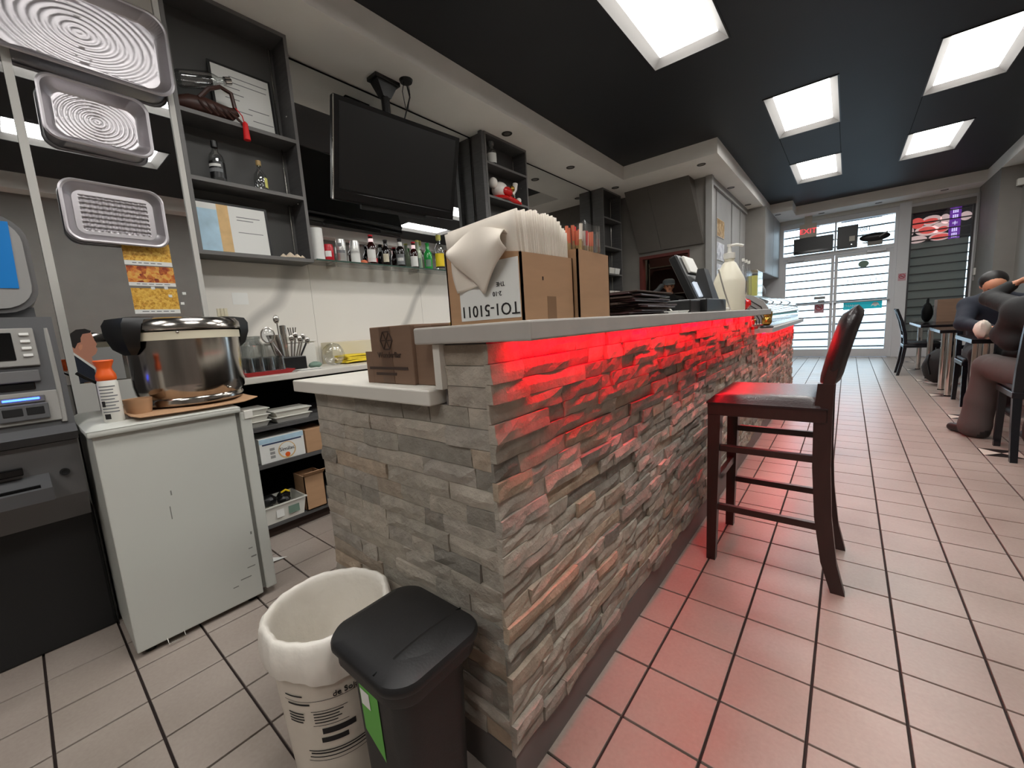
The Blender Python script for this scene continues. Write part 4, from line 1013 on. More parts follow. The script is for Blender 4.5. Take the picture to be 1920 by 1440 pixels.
def tcan(y, h, r_, m_, lb, pm, zs_, word=None):
    t = thing('drink_can', lb, 'can', (xb_, y, ZG), group=G_)
    MB().lathe(can(r_, h), (xb_, y, ZG), 22).build('can_body', m_, t, True)
    for (z0, z1, half) in zs_: MB().lathe([(r_+.0006, z0), (r_+.0006, z1)], (xb_, y, ZG), 12, a0=R(-40-half), a1=R(-40+half)).build('print', pm, t, True, fix=False)
tcan(1.555, .118, .032, 'can_red', 'red drink can next to the white paper roll', 'paper_white', [(.03, .07, 40)])
tcan(1.650, .165, .034, 'can_silver', 'tall silver beer can with dark lettering', 'grey_ink', [(.065, .085, 60), (.11, .135, 22)])
tcan(1.762, .168, .034, 'can_silver', 'tall pale beer can with white lower band', 'paper_white', [(.005, .075, 80), (.09, .105, 40)])
cap_ = lambda r_, h, m_: ([(r_*.47, h*.95), (r_*.50, h*1.0), (r_*.3, h*1.012), (0, h*1.013)], m_)
for (y, h, r_, gm, lb, cm, labs) in (
    (1.905, .228, .034, 'beer_brown', 'brown beer bottle with white and red label', 'can_red', [(.034, .02, .115, 'paper_white', 55), (.034, .02, .05, 'can_red', 100), (.0165, .175, .20, 'rice', 90)]),
    (2.035, .205, .032, 'beer_dark', 'dark stout bottle with oval cream label', 'black_plastic', [(.032, .03, .095, 'cream_plastic', 38)]),
    (2.175, .232, .034, 'beer_dark', 'dark beer bottle with round grey label and silver neck', 'black_plastic', [(.034, .02, .105, 'grey_ink', 55), (.034, .05, .075, 'paper_white', 40), (.0165, .165, .205, 'can_silver', 120)]),
    (2.315, .222, .033, 'beer_brown', 'brown beer bottle with white label and red neck band', 'can_red', [(.033, .015, .10, 'paper_white', 55), (.0165, .165, .195, 'rice', 60)]),
    (2.405, .255, .033, 'bottle_pale', 'pale green soju bottle behind the bright green one', 'yellow_pale', [(.033, .02, .10, 'sage', 40)]),
    (2.468, .230, .033, 'bottle_green', 'bright green glass bottle', 'bottle_green', [(.033, .025, .085, 'sage', 38)]),
    (2.605, .315, .040, 'clear_glass', 'clear rum bottle with yellow label and yellow cap', 'yellow_pale', [(.040, .035, .15, 'yellow', 60), (.0405, .02, .035, 'ink', 60)])):
    dx = -.06 if 'behind' in lb else 0
    loc = (xb_+dx, y, ZG); r_ *= 1.1; labs = [(l[0]*1.1,)+tuple(l[1:]) for l in labs]
    cp = cap_(r_, h, cm)
    if 'rum' in lb: cp = ([(r_*.47, h*.86), (r_*.52, h*.87), (r_*.52, h*1.0), (0, h)], cm)
    bottle('glass_bottle', lb+' on the glass shelf', loc, beer(r_, h), gm, cp, labs, group=G_)
o = MB().sphere((-2.94, 1.845, ZG+.02), (.025, .03, .02)).build('snack_packet', 'orange_pack', smooth=True); tag(o, 'crumpled orange packet between can and brown bottle on the glass shelf', 'packet')

# ================================================================== BACK COUNTER
bc = thing('back_counter', 'dark open shelf unit under the white back counter top', 'shelf unit', (-2.75, 3.2, 0))
CX = -2.455
B(XL+.02, XL+.035, .62, 5.8, 0, .884).build('back_panel', 'black_matte', bc)
for z, m_ in ((.085, 'case_grey'), (.430, 'case_grey'), (.640, 'case_grey')): B(XL+.035, CX-.01, .64, 3.4, z-.02, z+.002).build('shelf', 'case_grey', bc)
for y in (.62, 3.4, 5.78): B(XL+.035, CX-.01, y, y+.02, 0, .884).build('side_panel', 'black_matte', bc)
B(XL+.035, CX-.05, .64, 3.4, 0, .06).build('plinth', 'print_brown', bc)
o = slab('rear_worktop', XL+.013, CX, .62, 5.82, .885, .918, 'long white back counter top along the marble splashback', 'slab_white')
ZB = .9182
# red tray with glasses
tr = thing('serving_tray', 'red plastic tray under the upturned glasses', 'tray', (-2.6, .93, ZB))
MB().loft([[(x, y, ZB) for x, y in ((-2.72, .80), (-2.53, .80), (-2.53, 1.03), (-2.72, 1.03))], [(x, y, ZB+.022) for x, y in ((-2.735, .785), (-2.515, .785), (-2.515, 1.05), (-2.735, 1.05))]]).build('tray', 'red_plastic', tr)
gl = None; n_ = 0
for (x, y) in ((-2.555, .825), (-2.56, .88), (-2.565, .935), (-2.57, .99), (-2.62, .83), (-2.625, .89), (-2.63, .95), (-2.68, .86), (-2.685, .93), (-2.69, 1.0)):
    if gl is None:
        gl = thing('drinking_glass', 'small upturned drinking glass on the red tray', 'glass', (x, y, ZB+.0225), group='upturned glasses on the red tray')
        MB().lathe([(.026, 0), (.027, .001), (.022, .078), (0, .080), (0, .075), (.019, .072), (.024, .001)], n=16).build('tumbler', 'clear_glass', gl, True, world=False)
        MB().lathe([(.0262, 0), (.0272, .0015), (.0262, .003)], n=16).build('rim', 'clear_plastic', gl, True, world=False)
    else: copy_tree(gl, (x, y, ZB+.0225))
j = thing('glass_jar', 'large clear glass jar standing behind the red tray', 'jar', (-2.80, .93, ZB))
MB().lathe([(0, 0), (.065, 0), (.07, .006), (.07, .17), (.05, .195), (.05, .205), (.055, .21), (.055, .225), (.05, .225), (.046, .2), (.062, .17), (.062, .01), (0, .008)], (-2.80, .93, ZB), 24).build('jar_body', 'clear_glass', j, True)
# cutlery box
cb = thing('cutlery_box', 'small black plastic box holding strainers and spoons', 'box', (-2.70, 1.10, ZB))
B(-2.76, -2.64, 1.035, 1.175, ZB, ZB+.085, .004).build('box', 'black_plastic', cb)
sh = thing('cocktail_shaker', 'steel cocktail shaker cup tilted in the black box', 'shaker', (-2.70, 1.05, ZB+.09))
MB().loft([[(-2.70+r_*math.cos(a_)+dx, 1.05+dy+r_*math.sin(a_), z) for a_ in [2*PI*k/20 for k in range(20)]] for (r_, dx, dy, z) in ((.028, 0, 0, ZB+.0865), (.036, 0, -.012, ZB+.16), (.042, 0, -.025, ZB+.225), (.039, 0, -.025, ZB+.225), (.028, 0, -.005, ZB+.1))]).build('cup', 'steel', sh, True)
sp = thing('bar_spoon', 'long steel spoon with dark bowl sticking up from the shaker', 'spoon', (-2.69, 1.06, ZB+.1))
MB().tube([(-2.69, 1.055, ZB+.10), (-2.69, 1.050, ZB+.295)], .004, 8).build('handle', 'steel', sp)
MB().sphere((-2.69, 1.048, ZB+.318), (.010, .018, .026)).build('bowl', 'steel', sp, True)
sr = thing('strainer', 'round wire strainer leaning out over the glasses', 'strainer', (-2.66, 1.03, ZB+.1))
MB().tube([(-2.66, 1.04, ZB+.10), (-2.655, 1.00, ZB+.17), (-2.65, .985, ZB+.20)], .004, 8).build('handle', 'steel', sr)
MB().tube([(-2.65+.005*math.cos(a_), .975+.035*math.cos(a_), ZB+.225+.045*math.sin(a_)) for a_ in [2*PI*k/20 for k in range(21)]], .004, 6).build('hoop', 'steel', sr)
MB().lathe([(.034, 0), (.03, .012), (.015, .022), (0, .025)], (-2.652, .975, ZB+.225), 14, M=Matrix.Rotation(R(90), 3, 'Y'), sx=1.2).build('mesh_bowl', 'clear_plastic', sr, True)
tb = thing('steel_tube_cup', 'tall narrow steel cup beside the shaker', 'cup', (-2.69, 1.085, ZB+.09)); MB().lathe([(.018, .0865), (.019, .28), (.012, .283), (.011, .27), (0, .27)], (-2.72, 1.09, ZB), 14).build('cup', 'steel', tb, True)
for k, (y, dy, h) in enumerate(((1.11, .01, .20), (1.125, .02, .215), (1.14, .03, .19), (1.155, .035, .205), (1.165, .05, .18))):
    t = thing('steel_ladle' if k % 2 else 'tongs', ['steel tongs next to the tall narrow cup', 'steel ladle among the tongs in the black box', 'steel tongs in the middle of the black box', 'steel ladle near the end of the black box', 'dark-handled tongs leaning out of the black box'][k], 'utensil', (-2.69, y, ZB+.09))
    MB().tube([(-2.69, y, ZB+.0865), (-2.685, y+dy, ZB+h)], .006, 8).build('handle', 'black_plastic' if k == 4 else 'steel', t)
    MB().sphere((-2.684, y+dy, ZB+h), (.008, .016, .022)).build('head', 'steel', t, True)
t = thing('storage_tub', 'white plastic storage tub behind the cutlery box', 'tub', (-2.9, 1.18, ZB)); B(-2.98, -2.80, 1.02, 1.32, ZB, ZB+.17, .012).build('tub', 'white_plastic', t); B(-2.985, -2.795, 1.015, 1.325, ZB+.17, ZB+.18, .003).build('lid', 'white_plastic', t)
t = thing('cutlery_cup', 'white cup of upturned forks on the storage tub', 'cup', (-2.84, 1.21, ZB+.181))
MB().lathe([(.03, 0), (.034, .03), (.03, .03), (0, .005)], (-2.83, 1.19, ZB+.181), 14).build('cup', 'white_plastic', t, True)
for k in range(4): MB().tube([(-2.83+.01*math.cos(k*1.6), 1.19+.012*math.sin(k*1.6), ZB+.19), (-2.83+.02*math.cos(k*1.6), 1.19+.025*math.sin(k*1.6), ZB+.27)], .004, 6, flat=.5).build('fork', 'steel', t)
def crumple(c, r_, amp, n=22, m=14):
    s = MB(); ph = [random.uniform(0, 6) for _ in range(6)]
    def fn(u, v):
        a_ = 2*PI*u; b_ = PI*v; k = 1+amp*(math.sin(5*a_+ph[0]+3*b_)+.7*math.sin(9*b_+ph[1]+4*a_)+.5*math.sin(13*a_+ph[2]))
        return (c[0]+r_[0]*k*math.sin(b_)*math.cos(a_), c[1]+r_[1]*k*math.sin(b_)*math.sin(a_), c[2]+max(-r_[2]*.98, r_[2]*k*math.cos(b_)))
    return s.grid(fn, n, m)
o = crumple((-2.70, 1.385, ZB+.075), (.05, .075, .074), .04).build('plastic_bag', 'clear_plastic', smooth=True); tag(o, 'clear plastic bag between the white tub and the yellow cloth', 'plastic bag')
t = thing('storage_box', 'low white box behind the yellow cloth', 'box', (-2.95, 1.62, ZB)); B(-3.02, -2.86, 1.46, 1.85, ZB, ZB+.155, .004).build('box', 'cream_plastic', t)
yc = thing('yellow_cloth', 'folded bright yellow cloths lying on the back counter', 'cloth', (-2.74, 1.58, ZB))
for k in range(4):
    def cl(u, v, k=k): return (-2.84+.17*u, 1.46+.24*v+.01*math.sin(k), ZB+.0155+.013*k+.004*math.sin(7*u+k)*math.sin(5*v+k)-.004*(abs(2*v-1)**3))
    MB().grid(cl, 10, 12).build('fold', 'cloth_yellow', yc, True, solid=.011)
t = thing('leaflet_pile', 'pile of leaflets beside the black cutlery box', 'leaflets', (-2.56, 1.12, ZB))
for k in range(3): MB().box(-2.62+.008*k, -2.52, 1.06+.01*k, 1.19+.012*k, ZB+.003*k, ZB+.003*k+.0025).build('leaflet', ['paper_white', 'grey_wall2', 'paper_white'][k], t)
t = thing('sauce_packets', 'pale green snack packets next to the black cutlery box', 'packets', (-2.62, 1.23, ZB)); crumple((-2.64, 1.225, ZB+.022), (.03, .04, .021), .04).build('packet', 'sage', t, True)
# white sticks behind the cooker and a note on the marble
t = thing('straw_bundle', 'bundle of cream drinking straws behind the rice cooker', 'straws', (-2.90, .84, ZB))
for k in range(6): MB().cyl((-2.90+.008*(k % 3), .815+.016*(k % 3)+.006*(k//3), ZB), (-2.90+.008*(k % 3), .815+.016*(k % 3)+.006*(k//3), ZB+.40), .007, n=8).build('straw', 'cream_plastic', t)
o = B(XL+.0125, XL+.0135, .945, 1.035, 1.355, 1.43).build('wall_note', 'paper_white'); tag(o, 'small white paper note stuck on the marble splashback', 'note')
# under the counter
def tubs(x, y, z, n, label, grp):
    t = thing('food_container', label, 'container', (x, y, z), group=grp)
    for k in range(n):
        zz = z+.034*k
        MB().loft([[(x+a_*.065, y+b_*.085, zz) for a_, b_ in ((-1, -1), (1, -1), (1, 1), (-1, 1))], [(x+a_*.08, y+b_*.10, zz+.033) for a_, b_ in ((-1, -1), (1, -1), (1, 1), (-1, 1))]]).build('tub', 'white_plastic', t)
        B(x-.085, x+.085, y-.105, y+.105, zz+.029, zz+.034, .002).build('rim', 'white_plastic', t)
tubs(-2.56, .99, .6425, 2, 'pair of stacked white oblong tubs under the back counter', 'white tubs under the back counter')
tubs(-2.56, .762, .6425, 3, 'stack of white tubs half hidden by the fridge door', 'white tubs under the back counter')
fb = thing('formula_box', 'pale blue and white formula carton on the middle undershelf', 'carton', (-2.55, .90, .4325))
B(-2.66, -2.475, .785, 1.025, .4325, .575, .002).build('carton', 'paper_white', fb)
B(-2.475, -2.4742, .787, 1.023, .545, .573).build('blue_band', 'sky_print', fb); B(-2.475, -2.4740, .80, 1.01, .535, .543).build('stripe', 'blue_dark', fb)
MB().lathe([(0, 0), (.048, 0), (.048, .0012), (0, .0012)], (-2.4752, .925, .485), 24, M=Matrix.Rotation(R(90), 3, 'Y')).build('badge_ring', 'gold_print', fb)
MB().lathe([(0, 0), (.042, 0), (.042, .0018), (0, .0018)], (-2.4752, .925, .487), 24, M=Matrix.Rotation(R(90), 3, 'Y')).build('badge', 'paper_white', fb)
MB().lathe([(0, 0), (.014, 0), (.014, .0022), (0, .0022)], (-2.4752, .925, .458), 16, M=Matrix.Rotation(R(90), 3, 'Y')).build('seal', 'orange_cap', fb)
text('Similac', .030, 'ink', fb, frame_M((-2.4728, .925, .492), (0, 1, 0), (0, 0, 1)))
for k in range(3): B(-2.475, -2.474, .835, .860, .455+.022*k, .470+.022*k).build('print_mark', 'grey_wall2', fb)
t = thing('small_carton', 'plain brown carton beside the pale formula carton', 'carton', (-2.55, 1.09, .4325)); B(-2.64, -2.47, 1.032, 1.16, .4325, .572, .002).build('carton', 'kraft', t)
t = thing('open_carton', 'open brown carton on the lowest undershelf', 'carton', (-2.5, 1.05, .0875))
MB().box(-2.60, -2.46, .985, .990, .0875, .30).box(-2.60, -2.46, 1.10, 1.105, .0875, .30).box(-2.465, -2.46, .985, 1.105, .0875, .30).box(-2.60, -2.595, .985, 1.105, .0875, .30).box(-2.60, -2.46, .985, 1.105, .0875, .093).build('carton', 'kraft', t)
MB().add([(-2.46, .985, .30), (-2.46, 1.105, .30), (-2.43, 1.11, .325), (-2.43, .98, .325)], [(0, 1, 2, 3)]).build('flap', 'kraft', t, solid=.003)
wb = thing('plastic_basin', 'white plastic basin of dark oddments on the lowest undershelf', 'basin', (-2.55, .86, .0875))
def bas(r_, z): return [(-2.55+a_*(.085+r_), .865+b_*(.10+r_), z) for a_, b_ in ((-1, -1), (1, -1), (1, 1), (-1, 1))]
MB().loft([bas(0, .0875), bas(.014, .185), bas(.022, .187), bas(.022, .193), bas(.012, .193), bas(-.004, .10)]).build('basin', 'white_plastic', wb)
B(-2.456, -2.4545, .88, .94, .115, .165).build('label', 'sage', wb); B(-2.456, -2.4545, .815, .855, .115, .165).build('label', 'paper_white', wb)
for k, (dx, dy, r_) in enumerate(((-.02, -.048, .040), (.035, .018, .033), (-.035, .045, .034))):
    o = crumple((-2.55+dx, .865+dy, .19), (r_, r_*1.1, r_*.8), .07, 14, 10).build('oddment', 'black_plastic', smooth=True); tag(o, ['black bag bundle on one side of the white basin', 'black crumpled pouch at the front of the white basin', 'black cloth bundle at the back of the white basin'][k], 'bundle', 'dark bundles in the white basin')
o = MB().tube([(-2.50, .87, .238), (-2.49, .89, .25), (-2.495, .91, .235)], .006, 8).build('yellow_clip', 'yellow', smooth=True); tag(o, 'small yellow clip on the dark bundles in the basin', 'clip')

# ================================================================== THINGS ON THE BAR
ZT = 1.1108
def carton(t, x0, x1, y0, y1, z0, hz, m, th=.004):
    # hz: heights of corners (x0y0, x1y0, x1y1, x0y1)
    P_ = [(x0, y0), (x1, y0), (x1, y1), (x0, y1)]
    for k in range(4):
        a_, b_ = P_[k], P_[(k+1) % 4]; ha, hb = hz[k], hz[(k+1) % 4]
        dx, dy = b_[0]-a_[0], b_[1]-a_[1]; L_ = math.hypot(dx, dy); nx, ny = -dy/L_*th, dx/L_*th
        MB().add([(a_[0], a_[1], z0), (b_[0], b_[1], z0), (b_[0], b_[1], hb), (a_[0], a_[1], ha), (a_[0]+nx, a_[1]+ny, z0), (b_[0]+nx, b_[1]+ny, z0), (b_[0]+nx, b_[1]+ny, hb), (a_[0]+nx, a_[1]+ny, ha)],
                 [(0, 1, 2, 3), (7, 6, 5, 4), (0, 4, 5, 1), (1, 5, 6, 2), (2, 6, 7, 3), (3, 7, 4, 0)]).build('side_wall', m, t)
    B(x0+th, x1-th, y0+th, y1-th, z0, z0+.003).build('base', m, t)
b1 = thing('napkin_carton', 'cut-down cardboard carton full of white napkins on the bar top', 'carton', (-.58, .73, ZT))
N0, N1 = .632, .822
carton(b1, -.690, -.482, N0, N1, ZT, (1.275, 1.240, 1.243, 1.27), 'kraft')
tx = B(-.652, -.488, N0-.001, N0, 1.118, 1.232).build('label_sheet', 'paper_white', b1)
MD = frame_M((-.570, N0-.0016, 1.138), (-1, 0, .0), (0, 0, -1))
text('TO1-51011', .034, 'ink', b1, MD)
text('2-10', .013, 'ink', b1, frame_M((-.545, N0-.0016, 1.168), (-1, 0, 0), (0, 0, -1)))
text('THE', .012, 'ink', b1, frame_M((-.535, N0-.0016, 1.186), (-1, 0, 0), (0, 0, -1)))
B(-.483, -.4815, .715, .748, 1.112, 1.158).build('tape_strip', 'tape', b1)
B(-.483, -.4812, .70, .704, 1.19, 1.197).build('dent', 'print_brown', b1)
# napkins standing in the carton
np0 = None
for k in range(34):
    u = k/33; y = N0+.012+.168*u
    top = 1.312+.012*math.sin(2.2*u+.4)-.020*max(0, u-.80)/.2+random.uniform(-.004, .004)
    x0, x1 = -.680+random.uniform(-.002, .002), -.489+random.uniform(-.003, .003); lean = -.014*(1-u)**2
    def nk(a_, b_, y=y, top=top, x0=x0, x1=x1, lean=lean, k=k):
        z = ZT+.006+(top-ZT-.006)*b_-.008*(1-a_)*b_
        return (x0+(x1-x0)*a_, y+lean*b_**2+.0010*math.sin(6*a_+k), z)
    o = MB().grid(nk, 5, 6).build('napkin', 'napkin', smooth=True, solid=.0040)
    tag(o, 'white paper napkin standing in the row in the cut-down carton', 'napkin', 'napkins standing in the carton')
# napkin hanging over the carton rim
def drape(u, v):
    # a square napkin, one corner down; u across, v from the rim downwards
    x = -.662+.150*u+.010*v
    rim = 1.283+.020*math.sin(PI*u)**1.2-.010*(1-u)
    if v < .25:
        q_ = v/.25; z = rim-.012*(1-q_); y = N0+.012-.022*q_
    else:
        q_ = (v-.25)/.75; drop = (.132-.20*abs(u-.52))*q_
        z = rim-drop; y = N0-.010-.016*math.sin(PI*min(1, q_*.95))-.007*math.sin(2.5*PI*u+1.2*q_)*q_
    return (x, y, z)
o = MB().grid(drape, 24, 20).build('draped_napkin', 'napkin', smooth=True, solid=.002); tag(o, 'crumpled white napkin hanging over the rim of the napkin carton', 'napkin')
def drape2(u, v):
    x = -.664+.085*u+.012*v; z = 1.250-.072*v*(1-.35*u)-.012*u; y = N0-.006-.005*math.sin(5*u+3*v)
    return (x, y, z)
o = MB().grid(drape2, 12, 12).build('draped_napkin', 'napkin', smooth=True, solid=.002); tag(o, 'lower folded napkin layer at the edge of the napkin carton', 'napkin')
b2 = thing('chopstick_carton', 'narrow cardboard carton of wrapped chopsticks on the bar top', 'carton', (-.535, .91, ZT))
carton(b2, -.600, -.474, .832, .988, ZT, (1.268, 1.264, 1.262, 1.268), 'kraft')
for k in range(44):
    x = -.590+.105*random.random(); y = .842+.134*(k+.5)/44; top = 1.303+.020*random.random()
    lx, ly = random.uniform(-.008, .012), random.uniform(-.006, .012)
    t = thing('chopstick_pack', ['red-sleeved pair of chopsticks in the narrow carton', 'orange-sleeved pair of chopsticks in the narrow carton', 'plain white-sleeved pair of chopsticks in the narrow carton', 'orange-sleeved pair of chopsticks in the narrow carton'][k % 4], 'chopsticks', (x, y, ZT+.004), group='wrapped chopsticks in the carton')
    MB().tube([(x, y, ZT+.004), (x+lx, y+ly, top)], [.0028, .0034], 6).build('sticks', 'wood_panel', t)
    p0 = Vector((x, y, ZT+.004)); p1 = Vector((x+lx, y+ly, top)); q0 = p0.lerp(p1, .86)
    MB().tube([q0, p1+(p1-p0).normalized()*.006], [.0037, .0041], 6).build('sleeve', ['tassel_red', 'orange_pack', 'napkin', 'orange_pack'][k % 4], t)
def wrap(u, v):
    a_ = 2*PI*u; return (-.537+(.066+.008*math.sin(7*a_))*math.cos(a_), .91+(.080+.007*math.sin(5*a_+1))*math.sin(a_), 1.262+.065*v+.006*math.sin(6*a_+4*v))
o = MB().grid(wrap, 40, 6).build('plastic_wrap', 'clear_plastic', smooth=True); tag(o, 'clear plastic bag standing up around the wrapped chopsticks', 'plastic bag')
# kraft box on the low counter
kb = thing('kraft_box', 'dark brown printed carton on the low staff counter', 'carton', (-.9, .7, .9725))
KY = .620
B(-1.000, -.822, KY, .80, .9725, 1.122, .002).build('carton', 'kraft_dark', kb)
B(-1.030, -.999, KY, KY+.004, .9725, 1.058).build('flap', 'kraft_dark', kb)
B(-.822, -.755, KY+.01, .80, .9725, 1.118, .002).build('side_flap', 'kraft_dark', kb)
B(-.955, -.905, KY-.001, KY, .975, 1.12).build('tape_strip', 'tape_dark', kb) if 'tape_dark' in MATS else (mat('tape_dark', (98, 74, 56), .4), B(-.955, -.905, KY-.001, KY, .975, 1.12).build('tape_strip', 'tape_dark', kb))
hexp = [(-.925+.026*math.cos(PI/3*k), 1.086+.026*math.sin(PI/3*k)) for k in range(6)]
s = MB()
for k in range(6):
    a_, b_ = hexp[k], hexp[(k+1) % 6]; s.tube([(a_[0], KY-.0016, a_[1]), (b_[0], KY-.0016, b_[1])], .0016, 4); s.tube([(a_[0], KY-.0016, a_[1]), (-.925, KY-.0016, 1.086)], .0013, 4)
s.build('emblem', 'print_brown', kb)
text('WonderBar', .021, 'print_brown', kb, frame_M((-.918, KY-.0016, 1.048), (1, 0, 0), (0, 0, 1)))
B(-1.015, -.845, KY-.0014, KY-.0004, 1.010, 1.017).build('print_line', 'print_brown', kb); B(-.985, -.895, KY-.0014, KY-.0004, .995, 1.002).build('print_line', 'print_brown', kb)
# candies between box and carton
for k in range(9):
    x, y = -.715+random.uniform(-.025, .012), .69+.022*k
    o = crumple((x, y, ZT+.0085), (.014, .012, .0082), .06, 10, 6).build('wrapped_candy', ['yellow', 'orange_pack', 'tassel_red', 'napkin'][k % 4], smooth=True); tag(o, 'small %s wrapped candy lying behind the napkin carton' % ['yellow', 'orange', 'red', 'white'][k % 4], 'candy', 'wrapped candies on the bar top')
# menus
for k in range(13):
    x0, y0 = -.72+random.uniform(-.01, .02), 1.16+random.uniform(-.03, .05); z = ZT+.0058*k
    o = MB().box(-.11, .11, -.17, .17, 0, .005, .0015, M=Matrix.Translation((x0+.11, y0+.19, z)) @ Matrix.Rotation(random.uniform(-.12, .12), 4, 'Z')).build('menu_folder', 'menu_maroon' if k % 3 else 'print_brown'); tag(o, 'dark maroon menu folder in the pile beside the chopstick carton', 'menu', 'menu folders piled on the bar top')
t = thing('paper_sheaf', 'loose white receipts beside the menu pile', 'papers', (-.55, 1.72, ZT))
for k in range(3): MB().box(-.60+.01*k, -.50, 1.62, 1.74+.01*k, ZT+.004*k, ZT+.004*k+.003).build('receipt', 'paper_white', t)
# till
ps_ = thing('till_monitor', 'black touch-screen till on stand, seen from its side', 'till', (-.60, 2.2, ZT))
Mt = Matrix.Translation((-.615, 2.20, 1.275)) @ Matrix.Rotation(R(-24), 4, 'Y') 
MB().box(-.020, .020, -.14, .14, -.125, .12, .008, M=Mt).build('monitor', 'black_plastic', ps_)
MB().box(.020, .034, -.08, .08, .02, .11, .004, M=Mt).build('card_reader', 'white_plastic', ps_); MB().box(.020, .030, -.10, -.02, -.11, -.03, .003, M=Mt).build('label_panel', 'screen_glow', ps_)
MB().loft([[(x, y, ZT+.06) for x, y in ((-.60, 2.14), (-.50, 2.14), (-.50, 2.26), (-.60, 2.26))], [(x, y, 1.32) for x, y in ((-.575, 2.16), (-.545, 2.16), (-.545, 2.24), (-.575, 2.24))]]).build('stand', 'black_plastic', ps_)
B(-.70, -.48, 1.95, 2.32, ZT, ZT+.06, .006).build('base', 'black_plastic', ps_)
MB().tube([(-.49, 2.2, ZT+.2), (-.475, 2.25, ZT+.1), (-.47, 2.36, ZT+.01)], .004, 6).build('cord', 'white_plastic', ps_, True)
kbd = thing('receipt_printer', 'low black receipt printer in front of the till', 'printer', (-.60, 1.83, ZT)); B(-.69, -.50, 1.78, 1.93, ZT, ZT+.055, .006).build('housing', 'black_plastic', kbd); B(-.68, -.55, 1.79, 1.92, ZT+.055, ZT+.060).build('keys', 'black_gloss', kbd)
sc = thing('barcode_scanner', 'dark grey handheld scanner leaning over the menus', 'scanner', (-.60, 1.62, ZT+.07))
MB().tube([(-.60, 1.63, ZT+.082), (-.605, 1.69, ZT+.095), (-.61, 1.76, ZT+.118)], [.010, .009, .011], 10).build('handle', 'black_matte', sc, True)
MB().tube([(-.60, 1.63, ZT+.082), (-.57, 1.66, ZT+.05), (-.56, 1.74, ZT+.01)], .003, 6).build('cord', 'white_plastic', sc, True)
jg = thing('pump_jug', 'large milky jug with pump dispenser on the bar top', 'jug', (-.60, 2.98, ZT))
MB().lathe([(0, 0), (.088, 0), (.092, .01), (.092, .185), (.086, .205), (.040, .300), (.028, .312), (.028, .335), (0, .335)], (-.60, 2.98, ZT), 26).build('jug_body', 'jug_milky', jg, True)
MB().lathe([(.034, .33), (.034, .365), (.012, .37), (.010, .405), (.014, .407), (.014, .42), (0, .421)], (-.60, 2.98, ZT), 18).build('pump', 'white_plastic', jg, True)
MB().tube([(-.60, 2.98, ZT+.412), (-.56, 2.99, ZT+.414), (-.525, 3.0, ZT+.402)], .008, 8).build('spout', 'white_plastic', jg, True)
for (z, h) in ((.10, .045), (.04, .03)): MB().lathe([(.0948, z), (.0948, z+h)], (-.60, 2.98, ZT), 8, a0=R(0), a1=R(30)).build('sticker', 'blue_dark', jg, fix=False)
t = thing('cable_coil', 'white cable coiled behind the milky jug', 'cable', (-.55, 2.5, ZT)); MB().tube([(-.55+.05*math.cos(a_), 2.5+.10*math.sin(a_), ZT+.006+.004*a_/6) for a_ in [k*.5 for k in range(26)]], .004, 6).build('coil', 'white_plastic', t)
t = thing('red_ornament', 'small red festive ornament at the far end of the bar top', 'ornament', (-.58, 3.38, ZT)); crumple((-.60, 3.38, ZT+.045), (.06, .06, .044), .06).build('body', 'ceramic_red', t, True); MB().sphere((-.60, 3.40, ZT+.115), .03).build('knob', 'cream_plastic', t, True)
# ================================================================== DISPLAY COUNTER THINGS
ZD = .9625
dc = thing('sushi_case', 'curved glass sushi display case on the low display counter', 'display case', (-.75, 5.2, ZD))
arc = [(-.50, .0), (-.49, .05), (-.50, .12), (-.535, .18), (-.60, .225), (-.68, .25), (-.78, .258), (-.92, .26), (-.92, .0)]
B(-.93, -.49, 3.90, 6.45, ZD, ZD+.035, .003).build('base', 'steel', dc)
for y in (3.90, 6.42): MB().prism([(x, ZD+.035+z) for x, z in arc], 1, y, y+.03).build('end_panel', 'grey_wall2', dc)
front = arc[:7]
MB().grid(lambda u, v: (lambda k: (front[k][0], 3.93+2.49*v, ZD+.035+front[k][1]))(min(6, int(round(u*6)))), 6, 1).build('curved_glass', 'glass', dc, True, fix=False)
B(-.92, -.78, 3.93, 6.42, ZD+.285, ZD+.297).build('top', 'steel', dc); B(-.92, -.91, 3.93, 6.42, ZD+.035, ZD+.285).build('rear_door', 'paper_white', dc)
for k in range(4): MB().tube([(x, 3.897, ZD+.035+z*(.9-.17*k)) for x, z in [( -.52-.02*k, 0), (-.52-.02*k, .06), (-.55-.02*k, .15), (-.64, .225), (-.80, .245)]], .004, 6).build('trim_line', 'black_plastic', dc, True)
for k, y in enumerate((4.3, 4.75, 5.2, 5.65, 6.1)):
    o = B(-.86, -.56, y-.15, y+.15, ZD+.036, ZD+.06, .004).build('sushi_tray', 'paper_white'); tag(o, 'white tray inside the sushi case, %s' % ['next to its near end panel', 'second from the near end panel', 'in the middle', 'second from the far end panel', 'next to its far end panel'][k], 'tray', 'trays in the sushi case')
ZQ = ZD+.2975
for k, (y, n_) in enumerate(((4.2, 7), (4.5, 5))):
    t = thing('lid_stack', ['taller stack of clear plastic lids on the sushi case', 'lower stack of clear plastic lids on the sushi case'][k], 'lids', (-.85, y, ZQ), group='stacks of clear lids')
    for i in range(n_): B(-.91, -.79, y-.11, y+.11, ZQ+.028*i, ZQ+.028*i+.022, .006).build('lid', 'clear_plastic' if i % 2 else 'white_plastic', t)
